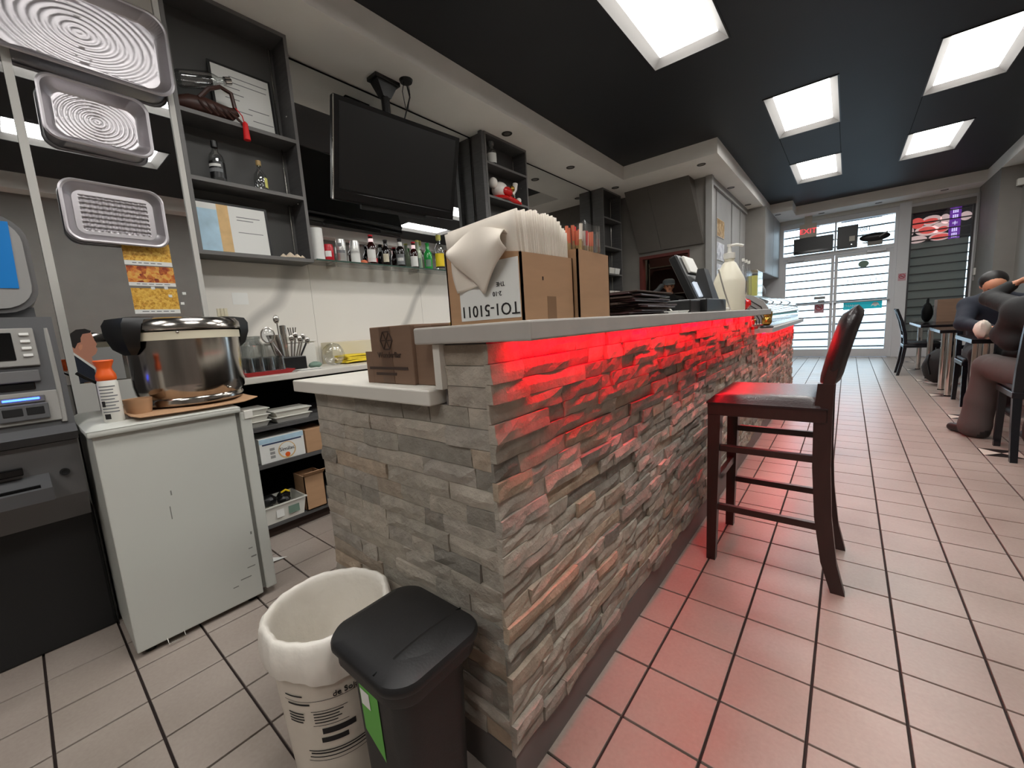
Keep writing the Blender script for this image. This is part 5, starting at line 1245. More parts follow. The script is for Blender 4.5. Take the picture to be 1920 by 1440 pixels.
t = thing('clear_canister', 'upright clear plastic box with pale lining on the sushi case', 'box', (-.86, 5.6, ZQ)); B(-.91, -.80, 5.4, 5.75, ZQ, ZQ+.30, .01).build('box', 'clear_plastic', t); B(-.90, -.81, 5.42, 5.73, ZQ+.002, ZQ+.24).build('lining', 'yellow_pale', t)
for k, y in enumerate((4.85, 5.0, 5.15)):
    t = thing('sauce_bottle', ['tall clear sauce bottle beside the lid stack', 'clear sauce bottle between two others on the sushi case', 'clear sauce bottle nearest the pale-lined box'][k], 'bottle', (-.85, y, ZQ), group='sauce bottles on the sushi case')
    MB().lathe([(0, 0), (.03, 0), (.032, .02), (.03, .25), (.012, .30), (.012, .36), (0, .36)], (-.85, y, ZQ), 14).build('body', 'clear_plastic', t, True); MB().lathe([(.014, .35), (.014, .38), (0, .38)], (-.85, y, ZQ), 10).build('cap', 'white_plastic', t, True)
o = crumple((-.86, 6.05, ZQ+.08), (.05, .10, .079), .05).build('cloth_bundle', 'atm_mid', smooth=True); tag(o, 'grey cloth bundle at the far end of the sushi case', 'cloth')
# red and gold figures on the step of the bar
rb = thing('figure_box', 'low red box carrying the red and gold figures', 'box', (-.56, 3.64, 0)); 
B(-.615, -.545, 3.552, 3.745, .9625, .985).build('box_top', 'ceramic_red', rb)
lf = thing('red_figure', 'small red festive figure on the low red box', 'figurine', (-.575, 3.62, .985))
MB().sphere((-.578, 3.61, 1.015), (.032, .04, .030)).build('body', 'ceramic_red', lf, True); MB().sphere((-.573, 3.61, 1.055), .022).build('head', 'ceramic_red', lf, True); MB().sphere((-.548, 3.61, 1.03), (.008, .02, .012)).build('trim', 'gold', lf, True)
cf = thing('gold_cat_figure', 'golden cat figure at the end of the display counter top', 'figurine', (-.49, 3.83, ZD))
MB().lathe([(.045, 0), (.05, .01), (.04, .02), (0, .021)], (-.50, 3.84, ZD), 16).build('plinth', 'black_plastic', cf, True)
MB().sphere((-.50, 3.84, ZD+.055), (.036, .038, .04)).build('body', 'gold', cf, True); MB().sphere((-.498, 3.84, ZD+.105), (.028, .032, .026)).build('head', 'gold', cf, True)
for sg in (-1, 1): MB().cyl((-.498, 3.84+sg*.018, ZD+.118), (-.498, 3.84+sg*.024, ZD+.145), .010, .001, n=8).build('ear', 'gold', cf, True)
MB().tube([(-.48, 3.87, ZD+.06), (-.475, 3.88, ZD+.10), (-.475, 3.878, ZD+.13)], .009, 8).build('raised_paw', 'gold', cf, True)

# ================================================================== KITCHEN SIDE
hd = thing('hood_panel', 'sloping dark grey hood panel above the kitchen opening', 'hood', (-2.2, 6.5, 2.1))
def hpoly(a_, b_, name):
    # a_,b_ fractions across the width; top leans out of the wall
    tl, tr = -2.745, -1.80; bl_, br_ = -2.625, -1.662
    T0, T1 = tl+(tr-tl)*a_, tl+(tr-tl)*b_; B0, B1 = bl_+(br_-bl_)*a_, bl_+(br_-bl_)*b_
    MB().add([(T0, 6.33, ZS-.001), (T1, 6.33, ZS-.001), (B1, 6.55, 2.125), (B0, 6.55, 2.125), (T0, 6.598, ZS-.001), (T1, 6.598, ZS-.001), (B1, 6.598, 2.125), (B0, 6.598, 2.125)],
             [(0, 1, 2, 3), (7, 6, 5, 4), (0, 4, 5, 1), (1, 5, 6, 2), (2, 6, 7, 3), (3, 7, 4, 0)]).build(name, 'dark_hood', hd)
hpoly(0, .372, 'panel'); hpoly(.376, 1, 'panel')
for k, (z0, z1, m_) in enumerate(((2.275, 2.54, 'food_gold'), (1.926, 2.19, 'food_pale'), (1.595, 1.862, 'food_pale'))):
    t = thing('wall_picture', ['golden food picture, topmost on the grey side wall', 'pale dish picture, middle one on the grey side wall', 'pale dish picture, lowest on the grey side wall'][k], 'picture', (-1.585, 7.2, z0), group='pictures on the grey side wall')
    B(-1.60, -1.588, 7.03, 7.50, z0, z1).build('board', 'paper_white', t); B(-1.588, -1.586, 7.035, 7.495, z0+.005, z1-.005).build('photo', m_, t)
wc = thing('wall_cabinet', 'grey hanging wall cabinet next to the shop front', 'cabinet', (-1.44, 10.3, 1.82))
B(-1.60, -1.27, 9.30, 11.39, 1.82, ZS-.001).build('carcass', 'grey_wall2', wc); B(-1.268, -1.262, 9.32, 10.34, 1.83, ZS-.02).build('door', 'grey_wall2', wc); B(-1.268, -1.262, 10.36, 11.38, 1.83, ZS-.02).build('door', 'grey_wall2', wc)
B(-1.595, -1.275, 9.293, 9.30, 1.85, ZS-.02).build('end_panel', 'grey_wall', wc)
wp = thing('wood_panel_board', 'light wooden board standing below the wall cabinet', 'board', (-1.45, 8.9, .0)); B(-1.585, -1.25, 8.95, 9.0, 0, 1.68).build('board', 'wood_panel', wp)
kp = thing('kitchen_shelf_unit', 'dim steel rack inside the kitchen', 'rack', (-2.4, 7.8, 0))
for z in (.5, 1.0, 1.5, 2.0): B(-2.9, -1.9, 7.7, 7.98, z, z+.02).build('shelf', 'steel', kp)
for x in (-2.9, -1.92): B(x, x+.02, 7.7, 7.72, 0, 2.1).build('post', 'steel', kp)

# ================================================================== PEOPLE
def sdf_mesh(prims, h, k=.022):
    P0 = np.array([min(p[0][i]-p[2] if True else 0 for p in prims) for i in range(3)])
    lo = np.min([np.minimum(np.array(p[0])-p[2], np.array(p[1])-p[3]) for p in prims], 0)-3*h
    hi = np.max([np.maximum(np.array(p[0])+p[2], np.array(p[1])+p[3]) for p in prims], 0)+3*h
    n = np.ceil((hi-lo)/h).astype(int)+1
    F = np.full(n, .25, dtype=np.float32)
    ax = [lo[i]+h*np.arange(n[i]) for i in range(3)]
    best = np.full(n, 9.0, dtype=np.float32); own = np.zeros(n, dtype=np.int16)
    for pr in prims:
        a, b, r0_, r1_, mi = np.array(pr[0], float), np.array(pr[1], float), pr[2], pr[3], pr[4]
        kk = pr[5] if len(pr) > 5 else k
        m = max(r0_, r1_)+.09; l = np.minimum(a, b)-m; u = np.maximum(a, b)+m
        i0 = np.clip(np.floor((l-lo)/h).astype(int), 0, n); i1 = np.clip(np.ceil((u-lo)/h).astype(int)+1, 0, n)
        sl = tuple(slice(i0[i], i1[i]) for i in range(3))
        X, Y, Z = np.meshgrid(ax[0][sl[0]], ax[1][sl[1]], ax[2][sl[2]], indexing='ij')
        d = b-a; L2 = max(d@d, 1e-9)
        t = np.clip(((X-a[0])*d[0]+(Y-a[1])*d[1]+(Z-a[2])*d[2])/L2, 0, 1)
        D = np.sqrt((X-a[0]-t*d[0])**2+(Y-a[1]-t*d[1])**2+(Z-a[2]-t*d[2])**2)-(r0_+(r1_-r0_)*t)
        f = F[sl]; hh = np.clip(.5+.5*(f-D)/kk, 0, 1); F[sl] = f*(1-hh)+D*hh-kk*hh*(1-hh)
        o_ = own[sl]; bs = best[sl]; w_ = D < bs; o_[w_] = mi; bs[w_] = D[w_]
    S_ = F < 0
    c = [s_-1 for s_ in F.shape]; cnt = np.zeros(c, np.float32); acc = [np.zeros(c, np.float32) for _ in range(3)]
    for axis in range(3):
        o1, o2 = [a for a in range(3) if a != axis]
        for d1 in (0, 1):
            for d2 in (0, 1):
                s0 = [None]*3; s1 = [None]*3
                s0[axis] = slice(0, c[axis]); s1[axis] = slice(1, c[axis]+1)
                for o_, d_ in ((o1, d1), (o2, d2)): s0[o_] = s1[o_] = slice(d_, c[o_]+d_)
                A, Bv = F[tuple(s0)], F[tuple(s1)]; x = (A < 0) != (Bv < 0)
                t = np.where(x, A/np.where(x, A-Bv, 1), 0); cnt += x
                acc[axis] += np.where(x, t, 0); acc[o1] += x*d1; acc[o2] += x*d2
    cell = cnt > 0; idx = -np.ones(c, int); idx[cell] = np.arange(cell.sum())
    I = np.argwhere(cell); V = np.stack([lo[i]+h*(I[:, i]+acc[i][cell]/cnt[cell]) for i in range(3)], 1)
    faces = []
    for axis in range(3):
        o1, o2 = [(1, 2), (2, 0), (0, 1)][axis]
        s0 = [slice(1, c[i]) for i in range(3)]; s1 = list(s0); s0[axis] = slice(0, c[axis]); s1[axis] = slice(1, c[axis]+1)
        A, Bv = S_[tuple(s0)], S_[tuple(s1)]; E_ = np.argwhere(A != Bv); flip = A[tuple(E_.T)]
        base_ = E_.copy(); 
        for i in range(3):
            if i != axis: base_[:, i] += 1
        def cid(d1, d2):
            q = base_.copy(); q[:, o1] -= d1; q[:, o2] -= d2; return idx[tuple(q.T)]
        Q = np.stack([cid(1, 1), cid(0, 1), cid(0, 0), cid(1, 0)], 1); Q[~flip] = Q[~flip][:, ::-1]; faces.append(Q)
    Fc = np.concatenate(faces)
    cen = V[Fc].mean(1); gi = np.clip(np.round((cen-lo)/h).astype(int), 0, np.array(F.shape)-1)
    return V, Fc, own[tuple(gi.T)]
def body(name, prims, h, mats, parent):
    V, Fc, mi = sdf_mesh(prims, h)
    me = bpy.data.meshes.new(name); off = np.array(parent.location)
    me.from_pydata((V-off).tolist(), [], Fc.tolist())
    for m_ in mats: me.materials.append(MATS[m_])
    me.polygons.foreach_set('material_index', mi.astype(int)); me.polygons.foreach_set('use_smooth', [True]*len(me.polygons))
    o = bpy.data.objects.new(name, me); COL.objects.link(o); o.parent = parent
    return o
def hand(w, d, upv, mi, curl=.4, s=1.0):
    # five separate fingers leaving a flat palm; w wrist, d direction, upv palm normal
    w = Vector(w); d = Vector(d).normalized(); n_ = Vector(upv); n_ = (n_-d*n_.dot(d)).normalized(); sd = d.cross(n_); pr = []
    for q in (-.024, -.008, .008, .024): pr.append((w+sd*q*.7*s, w+d*.085*s+sd*q*s, .016*s, .013*s, mi, .012))
    for q, L_ in ((-.027, .060), (-.009, .076), (.009, .080), (.027, .070)):
        b_ = w+d*.088*s+sd*q*s; m_ = b_+(d*math.cos(curl)+n_*math.sin(curl))*L_*.5*s; e_ = m_+(d*math.cos(curl*2)+n_*math.sin(curl*2))*L_*.5*s
        pr.append((b_, m_, .0088*s, .0082*s, mi, .003)); pr.append((m_, e_, .0082*s, .007*s, mi, .003))
    b_ = w+d*.025*s+sd*.030*s; m_ = b_+(d*.6+sd*.8+n_*.2).normalized()*.04*s; e_ = m_+(d*.85+sd*.35+n_*.3).normalized()*.035*s
    pr.append((b_, m_, .012*s, .010*s, mi, .006)); pr.append((m_, e_, .010*s, .008*s, mi, .003))
    return pr
def head(c, f, upv, mi, s=1.0):
    # skull, jaw, nose, ears; f facing
    c = Vector(c); f = Vector(f).normalized(); u_ = Vector(upv).normalized(); sd = f.cross(u_)
    pr = [(c+u_*.035*s-f*.015*s, c+u_*.03*s+f*.02*s, .082*s, .078*s, mi, .02), (c-u_*.03*s+f*.015*s, c-u_*.075*s+f*.035*s, .062*s, .042*s, mi, .03), (c-u_*.005*s+f*.088*s, c-u_*.025*s+f*.108*s, .010*s, .014*s, mi, .012)]
    for sg in (-1, 1): pr.append((c+sd*sg*.080*s+u_*.015*s-f*.01*s, c+sd*sg*.080*s-u_*.02*s-f*.005*s, .014*s, .011*s, mi, .006)); pr.append((c+f*.074*s+sd*sg*.03*s+u_*.022*s, c+f*.070*s+sd*sg*.045*s+u_*.02*s, .012*s, .010*s, mi, .012))
    return pr
def face_bits(parent, c, f, upv, s=1.0):
    c = Vector(c); f = Vector(f).normalized(); u_ = Vector(upv).normalized(); sd = f.cross(u_)
    for sg in (-1, 1):
        MB().sphere(c+f*.087*s+sd*sg*.032*s+u_*.004*s, .009*s, 10, 8).build('eye', 'ink', parent, True)
        MB().tube([c+f*.093*s+sd*sg*.016*s+u_*.026*s, c+f*.092*s+sd*sg*.034*s+u_*.030*s, c+f*.080*s+sd*sg*.05*s+u_*.024*s], .0045*s, 6).build('eyebrow', 'hair', parent, True)
    MB().tube([c+f*.083*s-sd*.022*s-u_*.052*s, c+f*.092*s-u_*.054*s, c+f*.083*s+sd*.022*s-u_*.052*s], [.003*s, .006*s, .003*s], 6).build('mouth', 'lip', parent, True)
def V3(*a): return Vector(a)
# cook behind the pass
ck = thing('person', 'person in grey cap and dark top standing in the kitchen opening', 'person', (-2.37, 7.10, 0))
hc = (-2.34, 7.10, 1.60); fd = (.45, -.9, -.1)
pr = head(hc, fd, (0, .05, 1), 0)
pr += [((-2.35, 7.14, 1.50), (-2.35, 7.15, 1.40), .055, .06, 0, .03), ((-2.35, 7.15, 1.36), (-2.35, 7.15, 1.05), .13, .15, 1, .05), ((-2.35, 7.15, 1.05), (-2.35, 7.15, .92), .15, .16, 1, .05)]
for sg in (-1, 1):
    sh_ = V3(-2.35+sg*.18, 7.15, 1.36); el = V3(-2.35+sg*.26, 7.12, 1.08); wr = V3(-2.35+sg*.14, 6.94, 1.02)
    pr += [((-2.35+sg*.05, 7.15, 1.38), sh_, .08, .068, 1, .04), (sh_, el, .062, .048, 1, .03), (el, wr, .046, .032, 0, .02)]+hand(wr, V3(-sg*.4, -.9, -.2), (0, 0, -1), 0)
    pr += [((-2.35+sg*.09, 7.15, .90), (-2.35+sg*.10, 7.14, .48), .105, .07, 2, .04), ((-2.35+sg*.10, 7.14, .48), (-2.35+sg*.10, 7.16, .09), .065, .045, 2, .03), ((-2.35+sg*.10, 7.17, .045), (-2.35+sg*.11, 7.02, .04), .045, .04, 3, .03)]
body('body', pr, .0125, ['skin', 'shirt_black', 'trousers_grey', 'shoe_black'], ck)
face_bits(ck, hc, fd, (0, .05, 1))
hcv = Vector(hc); fv = Vector(fd).normalized(); sdv = fv.cross(Vector((0, 0, 1))).normalized()
MH = frame_M(tuple(hcv+Vector((0, 0, .03))), tuple(fv), tuple(-sdv)).to_3x3()
cap = MB(); cap.lathe([(.096, .03), (.098, .06), (.09, .10), (.06, .125), (0, .132)], tuple(hcv), 22, sx=1.02, sy=.98); cap.build('cap_crown', 'cap_grey', ck, True)
MB().grid(lambda u, v: tuple(hcv+fv*(.085+.07*v*math.sin(PI*(.15+.7*u)))+sdv*(u-.5)*.15+Vector((0, 0, .045-.012*v))), 10, 4).build('cap_peak', 'cap_grey', ck, True, solid=.006)
MB().lathe([(.088, -.035), (.094, .0), (.093, .035)], tuple(hcv), 22, a0=R(25), a1=R(190)).build('hair', 'hair', ck, True, solid=.008)
kl = thing('added_kitchen_light', 'small added lamp, out of view, brightening the kitchen opening', 'lamp', (-2.3, 7.4, ZS))  # unseen lamp added to brighten the cook and the opening
mat('added_kitchen_glow', (1, .85, .65, 1), .5, emit=16)
B(-2.5, -2.1, 7.3, 7.5, ZS-.04, ZS).build('housing', 'white_plastic', kl); B(-2.48, -2.12, 7.32, 7.48, ZS-.045, ZS-.04).build('diffuser', 'added_kitchen_glow', kl)
# diner hunched over the table
ZTb = .76
da = thing('person', 'person in black jacket and grey trousers hunched on a chair, hand on head', 'person', (1.06, 4.34, 0))
hcA = (1.07, 4.66, 1.15); fA = (-.1, .8, -.6)
pr = head(hcA, fA, (0, .6, .8), 0)
pr += [((1.08, 4.52, 1.08), (1.09, 4.45, 1.02), .06, .075, 1, .04), ((1.09, 4.44, 1.00), (1.08, 4.28, .78), .15, .155, 1, .06), ((1.08, 4.28, .78), (1.08, 4.22, .57), .155, .17, 1, .06)]
# left arm: elbow out, hand on the head
shL = V3(.93, 4.46, 1.00); elL = V3(.835, 4.76, 1.085); wrL = V3(.925, 4.74, 1.165)
shL2 = V3(.91, 4.50, .96)
pr += [((1.05, 4.46, 1.02), shL, .09, .078, 1, .05), (shL, elL, .072, .058, 1, .03), (elL, wrL, .056, .040, 1, .02)]
pr += hand(wrL, V3(.75, -.25, .55), (.5, -.2, -.8), 0, .35)
shR = V3(1.25, 4.46, 1.00); elR = V3(1.30, 4.70, .83); wrR = V3(1.16, 4.86, .80)
pr += [((1.12, 4.46, 1.02), shR, .09, .078, 1, .05), (shR, elR, .072, .058, 1, .03), (elR, wrR, .055, .038, 1, .02)]+hand(wrR, V3(-.7, .6, .0), (0, 0, -1), 0)
# jacket sleeve fold hanging at the side
pr += [(V3(.92, 4.46, .95), V3(.90, 4.60, .82), .085, .070, 1, .05), (V3(.90, 4.60, .82), V3(.92, 4.52, .78), .07, .08, 1, .05)]
pr += [((1.0, 4.24, .54), (.86, 4.70, .57), .11, .090, 2, .04), ((.86, 4.72, .56), (.835, 4.745, .30), .090, .086, 2, .04), ((.835, 4.745, .30), (.815, 4.75, .10), .086, .092, 2, .03), ((.815, 4.75, .10), (.812, 4.75, .085), .092, .09, 2, .02),
       ((1.16, 4.24, .54), (1.13, 4.62, .56), .105, .082, 2, .04), ((1.13, 4.64, .55), (1.10, 4.60, .13), .082, .070, 2, .04), ((1.10, 4.60, .13), (1.10, 4.60, .07), .072, .074, 2, .02)]
pr += [((.85, 4.71, .045), (.79, 4.80, .045), .045, .044, 3, .02), ((.79, 4.80, .045), (.715, 4.91, .036), .044, .034, 3, .02), ((1.10, 4.58, .045), (1.09, 4.80, .038), .045, .036, 3, .02)]
body('body', pr, .012, ['skin', 'jacket_black', 'trousers_grey', 'shoe_black'], da)
face_bits(da, hcA, fA, (0, .6, .8))
hv = Vector(hcA); fv = Vector(fA).normalized(); uv_ = Vector((0, .6, .8)).normalized()
s = MB(); s.sphere(hv+uv_*.045-fv*.022, (.093, .093, .084), 18, 12); s.build('hair', 'hair', da, True)
MB().add([(.885, 4.42, .555), (.925, 4.30, .52), (.93, 4.26, .50), (.90, 4.40, .525)], [(0, 1, 2, 3)]).build('shirt_tail', 'salmon_cloth', da, solid=.004) if 'salmon_cloth' in MATS else (mat('salmon_cloth', (226, 120, 108), .8), MB().add([(.862, 4.50, .575), (.905, 4.30, .53), (.925, 4.26, .475), (.868, 4.48, .53)], [(0, 1, 2, 3)]).build('shirt_tail', 'salmon_cloth', da, solid=.004))
MB().tube([(.752, 4.845, .062), (.765, 4.82, .068), (.79, 4.80, .058)], .005, 6).build('shoe_stripe', 'grey_ink', da, True)
# second diner across the table
db = thing('person', 'person in navy puffer jacket seated across the table from the hunched diner', 'person', (1.10, 6.10, 0))
hcB = (1.06, 5.98, 1.20); fB = (.05, -.75, -.65)
pr = head(hcB, fB, (0, -.6, .8), 0)
pr += [((1.09, 6.04, 1.10), (1.10, 6.08, 1.04), .06, .075, 1, .04), ((1.10, 6.10, 1.0), (1.12, 6.18, .80), .16, .165, 1, .06), ((1.12, 6.18, .80), (1.12, 6.22, .57), .165, .17, 1, .06)]
for sg in (-1, 1):
    sh_ = V3(1.10+sg*.17, 6.06, 1.02); el = V3(1.10+sg*.23, 5.86, .85); wr = V3(1.10+sg*.10, 5.66, .81)
    pr += [((1.10+sg*.05, 6.08, 1.03), sh_, .095, .085, 1, .05), (sh_, el, .08, .066, 1, .03), (el, wr, .062, .045, 1, .02)]+hand(wr, V3(-sg*.4, -.9, 0), (0, 0, -1), 0)
    pr += [((1.12+sg*.09, 6.20, .54), (1.10+sg*.11, 5.80, .56), .10, .08, 2, .04), ((1.10+sg*.11, 5.80, .55), (1.10+sg*.11, 5.82, .10), .078, .055, 2, .03), ((1.10+sg*.11, 5.84, .045), (1.10+sg*.11, 5.66, .038), .045, .036, 3, .02)]
body('body', pr, .0135, ['skin', 'shirt_navy', 'shirt_black', 'shoe_black'], db)
face_bits(db, hcB, fB, (0, -.6, .8))
hv = Vector(hcB); fv = Vector(fB).normalized(); uv_ = Vector((0, -.6, .8)).normalized()
MB().sphere(hv+uv_*.032-fv*.030, (.098, .100, .096), 18, 12).build('hair', 'hair', db, True)

# ================================================================== TABLES AND CHAIRS
def table(x0, x1, y0, y1, label):
    t = thing('dining_table', label, 'table', ((x0+x1)/2, (y0+y1)/2, 0), group='black dining tables along the wall')
    B(x0, x1, y0, y1, ZTb-.035, ZTb, .004).build('table_top', 'table_black', t)
    for (x, y) in ((x0+.12, y0+.15), (x0+.12, y1-.15), (x1-.12, y0+.15), (x1-.12, y1-.15)):
        MB().cyl((x, y, .0), (x, y, ZTb-.035), .030, n=18).build('leg', 'chrome', t, True); MB().cyl((x, y, 0), (x, y, .012), .033, n=18).build('foot', 'black_plastic', t, True)
    return t
table(.79, 1.60, 8.02, 9.40, 'black dining table with chrome legs, carton on it, next to the shop front')
table(.80, 1.60, 6.55, 7.30, 'black dining table with chrome legs, backpack beneath it')
table(.79, 1.60, 4.95, 5.62, 'black dining table with chrome legs between the two seated people')
def chair(x, y, rz, label):
    t = thing('dining_chair', label, 'chair', (x, y, 0), rz, group='dark dining chairs')
    for sg in (-1, 1):
        taper = [(-.19, 0, .034), (-.17, .25, .036), (-.165, .46, .040)]
        MB().loft([[(px-w_/2, sg*.18-w_/2, z), (px+w_/2, sg*.18-w_/2, z), (px+w_/2, sg*.18+w_/2, z), (px-w_/2, sg*.18+w_/2, z)] for px, z, w_ in taper]).build('leg', 'chair_dark', t, world=False)
        MB().loft([[(px-w_/2, sg*.185-w_/2, z), (px+w_/2, sg*.185-w_/2, z), (px+w_/2, sg*.185+w_/2, z), (px-w_/2, sg*.185+w_/2, z)] for px, z, w_ in ((.24, 0, .034), (.20, .22, .038), (.175, .46, .042), (.185, .62, .040), (.23, .82, .036), (.29, 1.0, .030))]).build('leg', 'chair_dark', t, world=False)
    MB().box(-.20, .20, -.21, .21, .42, .465, .006).build('seat_frame', 'chair_dark', t, world=False)
    MB().box(-.20, .185, -.20, .20, .465, .495, .012).build('seat', 'chair_pad', t, world=False)
    MB().grid(lambda u, v: (.195+.10*u+.01*math.sin(PI*v)*0-.015*math.sin(PI*u), -.165+.33*v, .66+.33*u), 6, 4).build('backrest', 'chair_pad', t, True, world=False, solid=.022)
    MB().box(.18, .205, -.165, .165, .56, .60, .004).build('back_rail', 'chair_dark', t, world=False)
    return t
chair(.855, 8.60, R(180), 'dark dining chair at the table with the carton, aisle side')
chair(1.07, 4.32, R(-90), 'dark dining chair under the hunched diner')
chair(1.12, 6.24, R(90), 'dark dining chair under the diner in the navy jacket')
bx = thing('table_carton', 'brown carton standing on the table by the side window', 'carton', (1.2, 9.15, ZTb)); B(1.05, 1.36, 9.0, 9.3, ZTb+.0005, 1.10, .003).build('carton', 'kraft_dark', bx)
bg_ = thing('black_handbag', 'slouched black bag on the table beside the brown carton', 'bag', (.98, 9.05, ZTb)); crumple((.955, 9.1, ZTb+.15), (.065, .10, .149), .03).build('bag', 'black_matte', bg_, True); MB().tube([(.955, 9.05, ZTb+.26), (.955, 9.08, ZTb+.36), (.955, 9.14, ZTb+.34), (.955, 9.17, ZTb+.25)], .012, 8).build('handle', 'black_matte', bg_, True)
bp = thing('backpack', 'black backpack lying on the floor under the table', 'backpack', (.98, 7.55, 0))
crumple((.98, 7.60, .235), (.19, .17, .233), .025, 28, 18).build('main_pouch', 'jacket_black', bp, True); MB().tube([(.80, 7.48, .04), (.84, 7.42, .035), (.98, 7.40, .04), (1.12, 7.44, .04)], .010, 8).build('piping', 'grey_wall2', bp, True)
MB().tube([(.84, 7.48, .40), (.82, 7.42, .30), (.85, 7.42, .15)], .016, 8, flat=.4).build('strap', 'black_plastic', bp, True)
# tissue bundle on the table edge
o = crumple((.855, 5.02, ZTb+.075), (.05, .06, .074), .05).build('tissue_bundle', 'napkin', smooth=True); tag(o, 'white crumpled tissue bundle on the table before the hunched diner', 'tissue')
o = B(1.30, 1.33, 4.99, 5.02, ZTb+.0005, ZTb+.14, .004).build('sauce_shaker', 'white_plastic'); tag(o, 'white condiment bottle on the table between the two people', 'bottle')
# small things on the right wall
cm = thing('wall_sensor', 'small white sensor box high on the wall by the pier', 'sensor', (1.93, 9.95, 2.72)); B(1.90, 1.97, 9.90, 9.98, 2.72, 2.82, .006).build('housing', 'white_plastic', cm)
cbl = thing('wall_conduit', 'thin grey cable running down beside the side window', 'cable', (1.74, 11.2, 0)); MB().tube([(1.735, 11.25, 2.95), (1.735, 11.22, 2.4), (1.735, 11.25, 1.7), (1.735, 11.2, 1.4)], .010, 6).build('conduit', 'grey_wall2', cbl, True); B(1.725, 1.745, 11.13, 11.22, 1.50, 1.62).build('switch', 'white_plastic', cbl)

# ================================================================== SHOP FRONT FITTINGS
ex = thing('exit_sign', 'lit red exit sign hanging above the double doors', 'exit sign', (-.735, 11.2, 2.6))
B(-.885, -.585, 11.19, 11.24, 2.60, 2.88, .006).build('housing', 'exit_house', ex); B(-.862, -.608, 11.186, 11.19, 2.625, 2.83).build('face', 'exit_house', ex)
text('EXIT', .145, 'exit_red', ex, frame_M((-.735, 11.184, 2.725), (1, 0, 0), (0, 0, 1)), .003)
B(-.80, -.67, 11.19, 11.24, 2.88, ZS).build('bracket', 'exit_house', ex)
ac = thing('air_curtain', 'long black box above the doors, under the exit sign', 'air curtain', (-.65, 11.3, 2.28)); B(-.985, -.30, 11.22, 11.36, 2.275, 2.60, .006).build('housing', 'black_plastic', ac); B(-.97, -.315, 11.216, 11.22, 2.29, 2.33).build('vent', 'black_gloss', ac)
ab = thing('black_speaker', 'upright black box above the doors beside the long box', 'speaker', (-.07, 11.3, 2.28)); B(-.235, .095, 11.22, 11.36, 2.275, 2.72, .006).build('housing', 'black_plastic', ab); B(-.04, .05, 11.20, 11.22, 2.40, 2.50, .004).build('control_box', 'exit_house', ab); MB().sphere((.0, 11.205, 2.335), .008).build('indicator', 'led_white', ab) if 'led_white' in MATS else (mat('led_white', (255, 255, 255), .5, emit=3), MB().sphere((.0, 11.21, 2.335), .008).build('indicator', 'led_white', ab))
ob = thing('boat_ornament', 'dark boat-shaped dish ornament on the door transom', 'ornament', (.355, 11.3, 2.28)); MB().sphere((.355, 11.26, 2.425), (.235, .07, .085), 24, 14).build('hull', 'black_plastic', ob, True); B(.25, .48, 11.25, 11.33, 2.27, 2.36, .01).build('foot', 'grey_wall', ob); MB().tube([(.42, 11.19, 2.41), (.50, 11.195, 2.46), (.54, 11.21, 2.49)], .012, 8).build('handle', 'grey_wall2', ob, True)
YG = YF+.0185
def nosmoke(x, z, r_, yy, label):
    t = thing('no_smoking_sign', label, 'sign', (x, yy, z-.1), group='no-smoking stickers')
    B(x-r_*1.15, x+r_*1.15, yy, yy+.0012, z-r_*1.7, z+r_*1.15).build('sheet', 'pink_sign', t)
    MB().tube([(x+r_*.85*math.cos(a_), yy-.001, z+r_*.85*math.sin(a_)) for a_ in [2*PI*k/20 for k in range(21)]], r_*.10, 6).build('ring', 'ban_red', t)
    MB().tube([(x-r_*.6, yy-.001, z+r_*.6), (x+r_*.6, yy-.001, z-r_*.6)], r_*.10, 6).build('slash', 'ban_red', t); B(x-r_*.5, x+r_*.5, yy-.001, yy, z-r_*.1, z+r_*.08).build('cigarette', 'ink', t)
nosmoke(-.50, 1.10, .075, YG, 'no-smoking sticker on the glass of the left-hand door')
nosmoke(.80, 1.60, .05, YF-.0615, 'no-smoking sticker on the grey post beside the door')
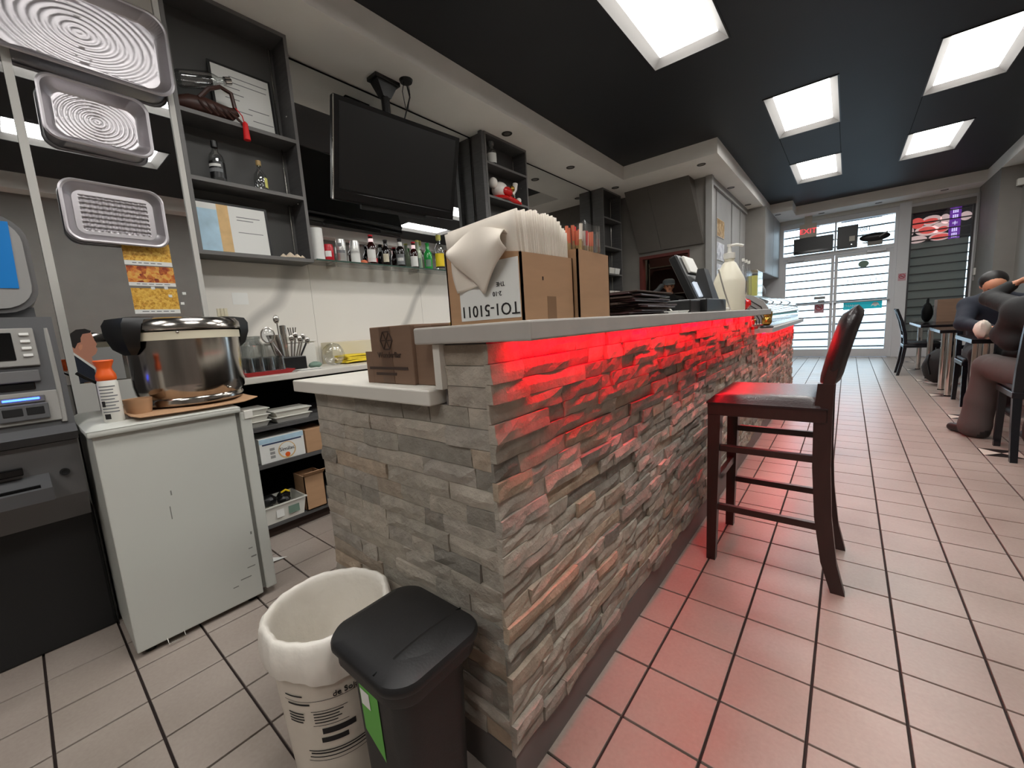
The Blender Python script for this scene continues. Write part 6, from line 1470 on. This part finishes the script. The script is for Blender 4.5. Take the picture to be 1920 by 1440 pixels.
for k, (x0, x1, z0, z1) in enumerate(((-.60, -.40, 1.27, 1.33), (-.53, -.41, 1.21, 1.25))):
    o = B(x0, x1, YG, YG+.0012, z0, z1).build('notice_strip', 'grey_wall2'); tag(o, ['wider grey notice strip above the no-smoking sticker', 'narrow grey notice strip just above the no-smoking sticker'][k], 'sticker')
tl_ = thing('teal_banner', 'teal sticker banner with white car shape on the right-hand door glass', 'sticker', (.225, YG, 1.0))
B(-.085, .535, YG, YG+.0012, 1.005, 1.165).build('banner', 'teal', tl_); text('THANK', .07, 'paper_white', tl_, frame_M((.04, YG-.001, 1.085), (1, 0, 0), (0, 0, 1)))
s = MB(); s.prism([(.36, 1.05), (.38, 1.10), (.40, 1.13), (.46, 1.13), (.48, 1.10), (.50, 1.05)], 1, YG-.001, YG-.0002); s.build('car_shape', 'paper_white', tl_)
for x in (.39, .47): MB().lathe([(0, 0), (.022, 0), (.022, .001), (0, .001)], (x, YG-.002, 1.05), 14, M=Matrix.Rotation(R(90), 3, 'X')).build('wheel', 'teal', tl_)
gs_ = thing('round_sticker', 'round grey-green sticker high on the right-hand door glass', 'sticker', (.21, YG, 1.93)); MB().lathe([(0, 0), (.085, 0), (.085, .0012), (0, .0012)], (.21, YG, 1.93), 26, M=Matrix.Rotation(R(90), 3, 'X'), sy=.8).build('disc', 'sage', gs_)
rt_ = thing('glass_lettering', 'dark reversed restaurant lettering on the right-hand door glass', 'lettering', (.22, YG, 1.45))
text('RESTAURANT & BAR', .062, 'ink', rt_, frame_M((.22, YG-.0006, 1.50), (-1, 0, .0), (0, 0, 1)))
s = MB()
for k in range(7):
    x = -.05+.09*k
    for (dx, dz, w_, h_) in ((0, .0, .045, .007), (.0, .03, .05, .007), (.018, -.005, .008, .055), (-.01, .05, .02, .007)):
        if random.random() < .8: s.box(x+dx-w_/2, x+dx+w_/2, YG-.001, YG-.0002, 1.58+dz, 1.58+dz+h_)
q = s.build('brush_lettering', 'ink', rt_); q['kind'] = 'stuff'
nb_ = thing('door_number', 'reversed dark street number on the glass over the doors', 'lettering', (.21, YG, 2.6)); text('180', .12, 'ink', nb_, frame_M((.215, YG-.0006, 2.62), (-1, 0, 0), (0, 0, 1)))
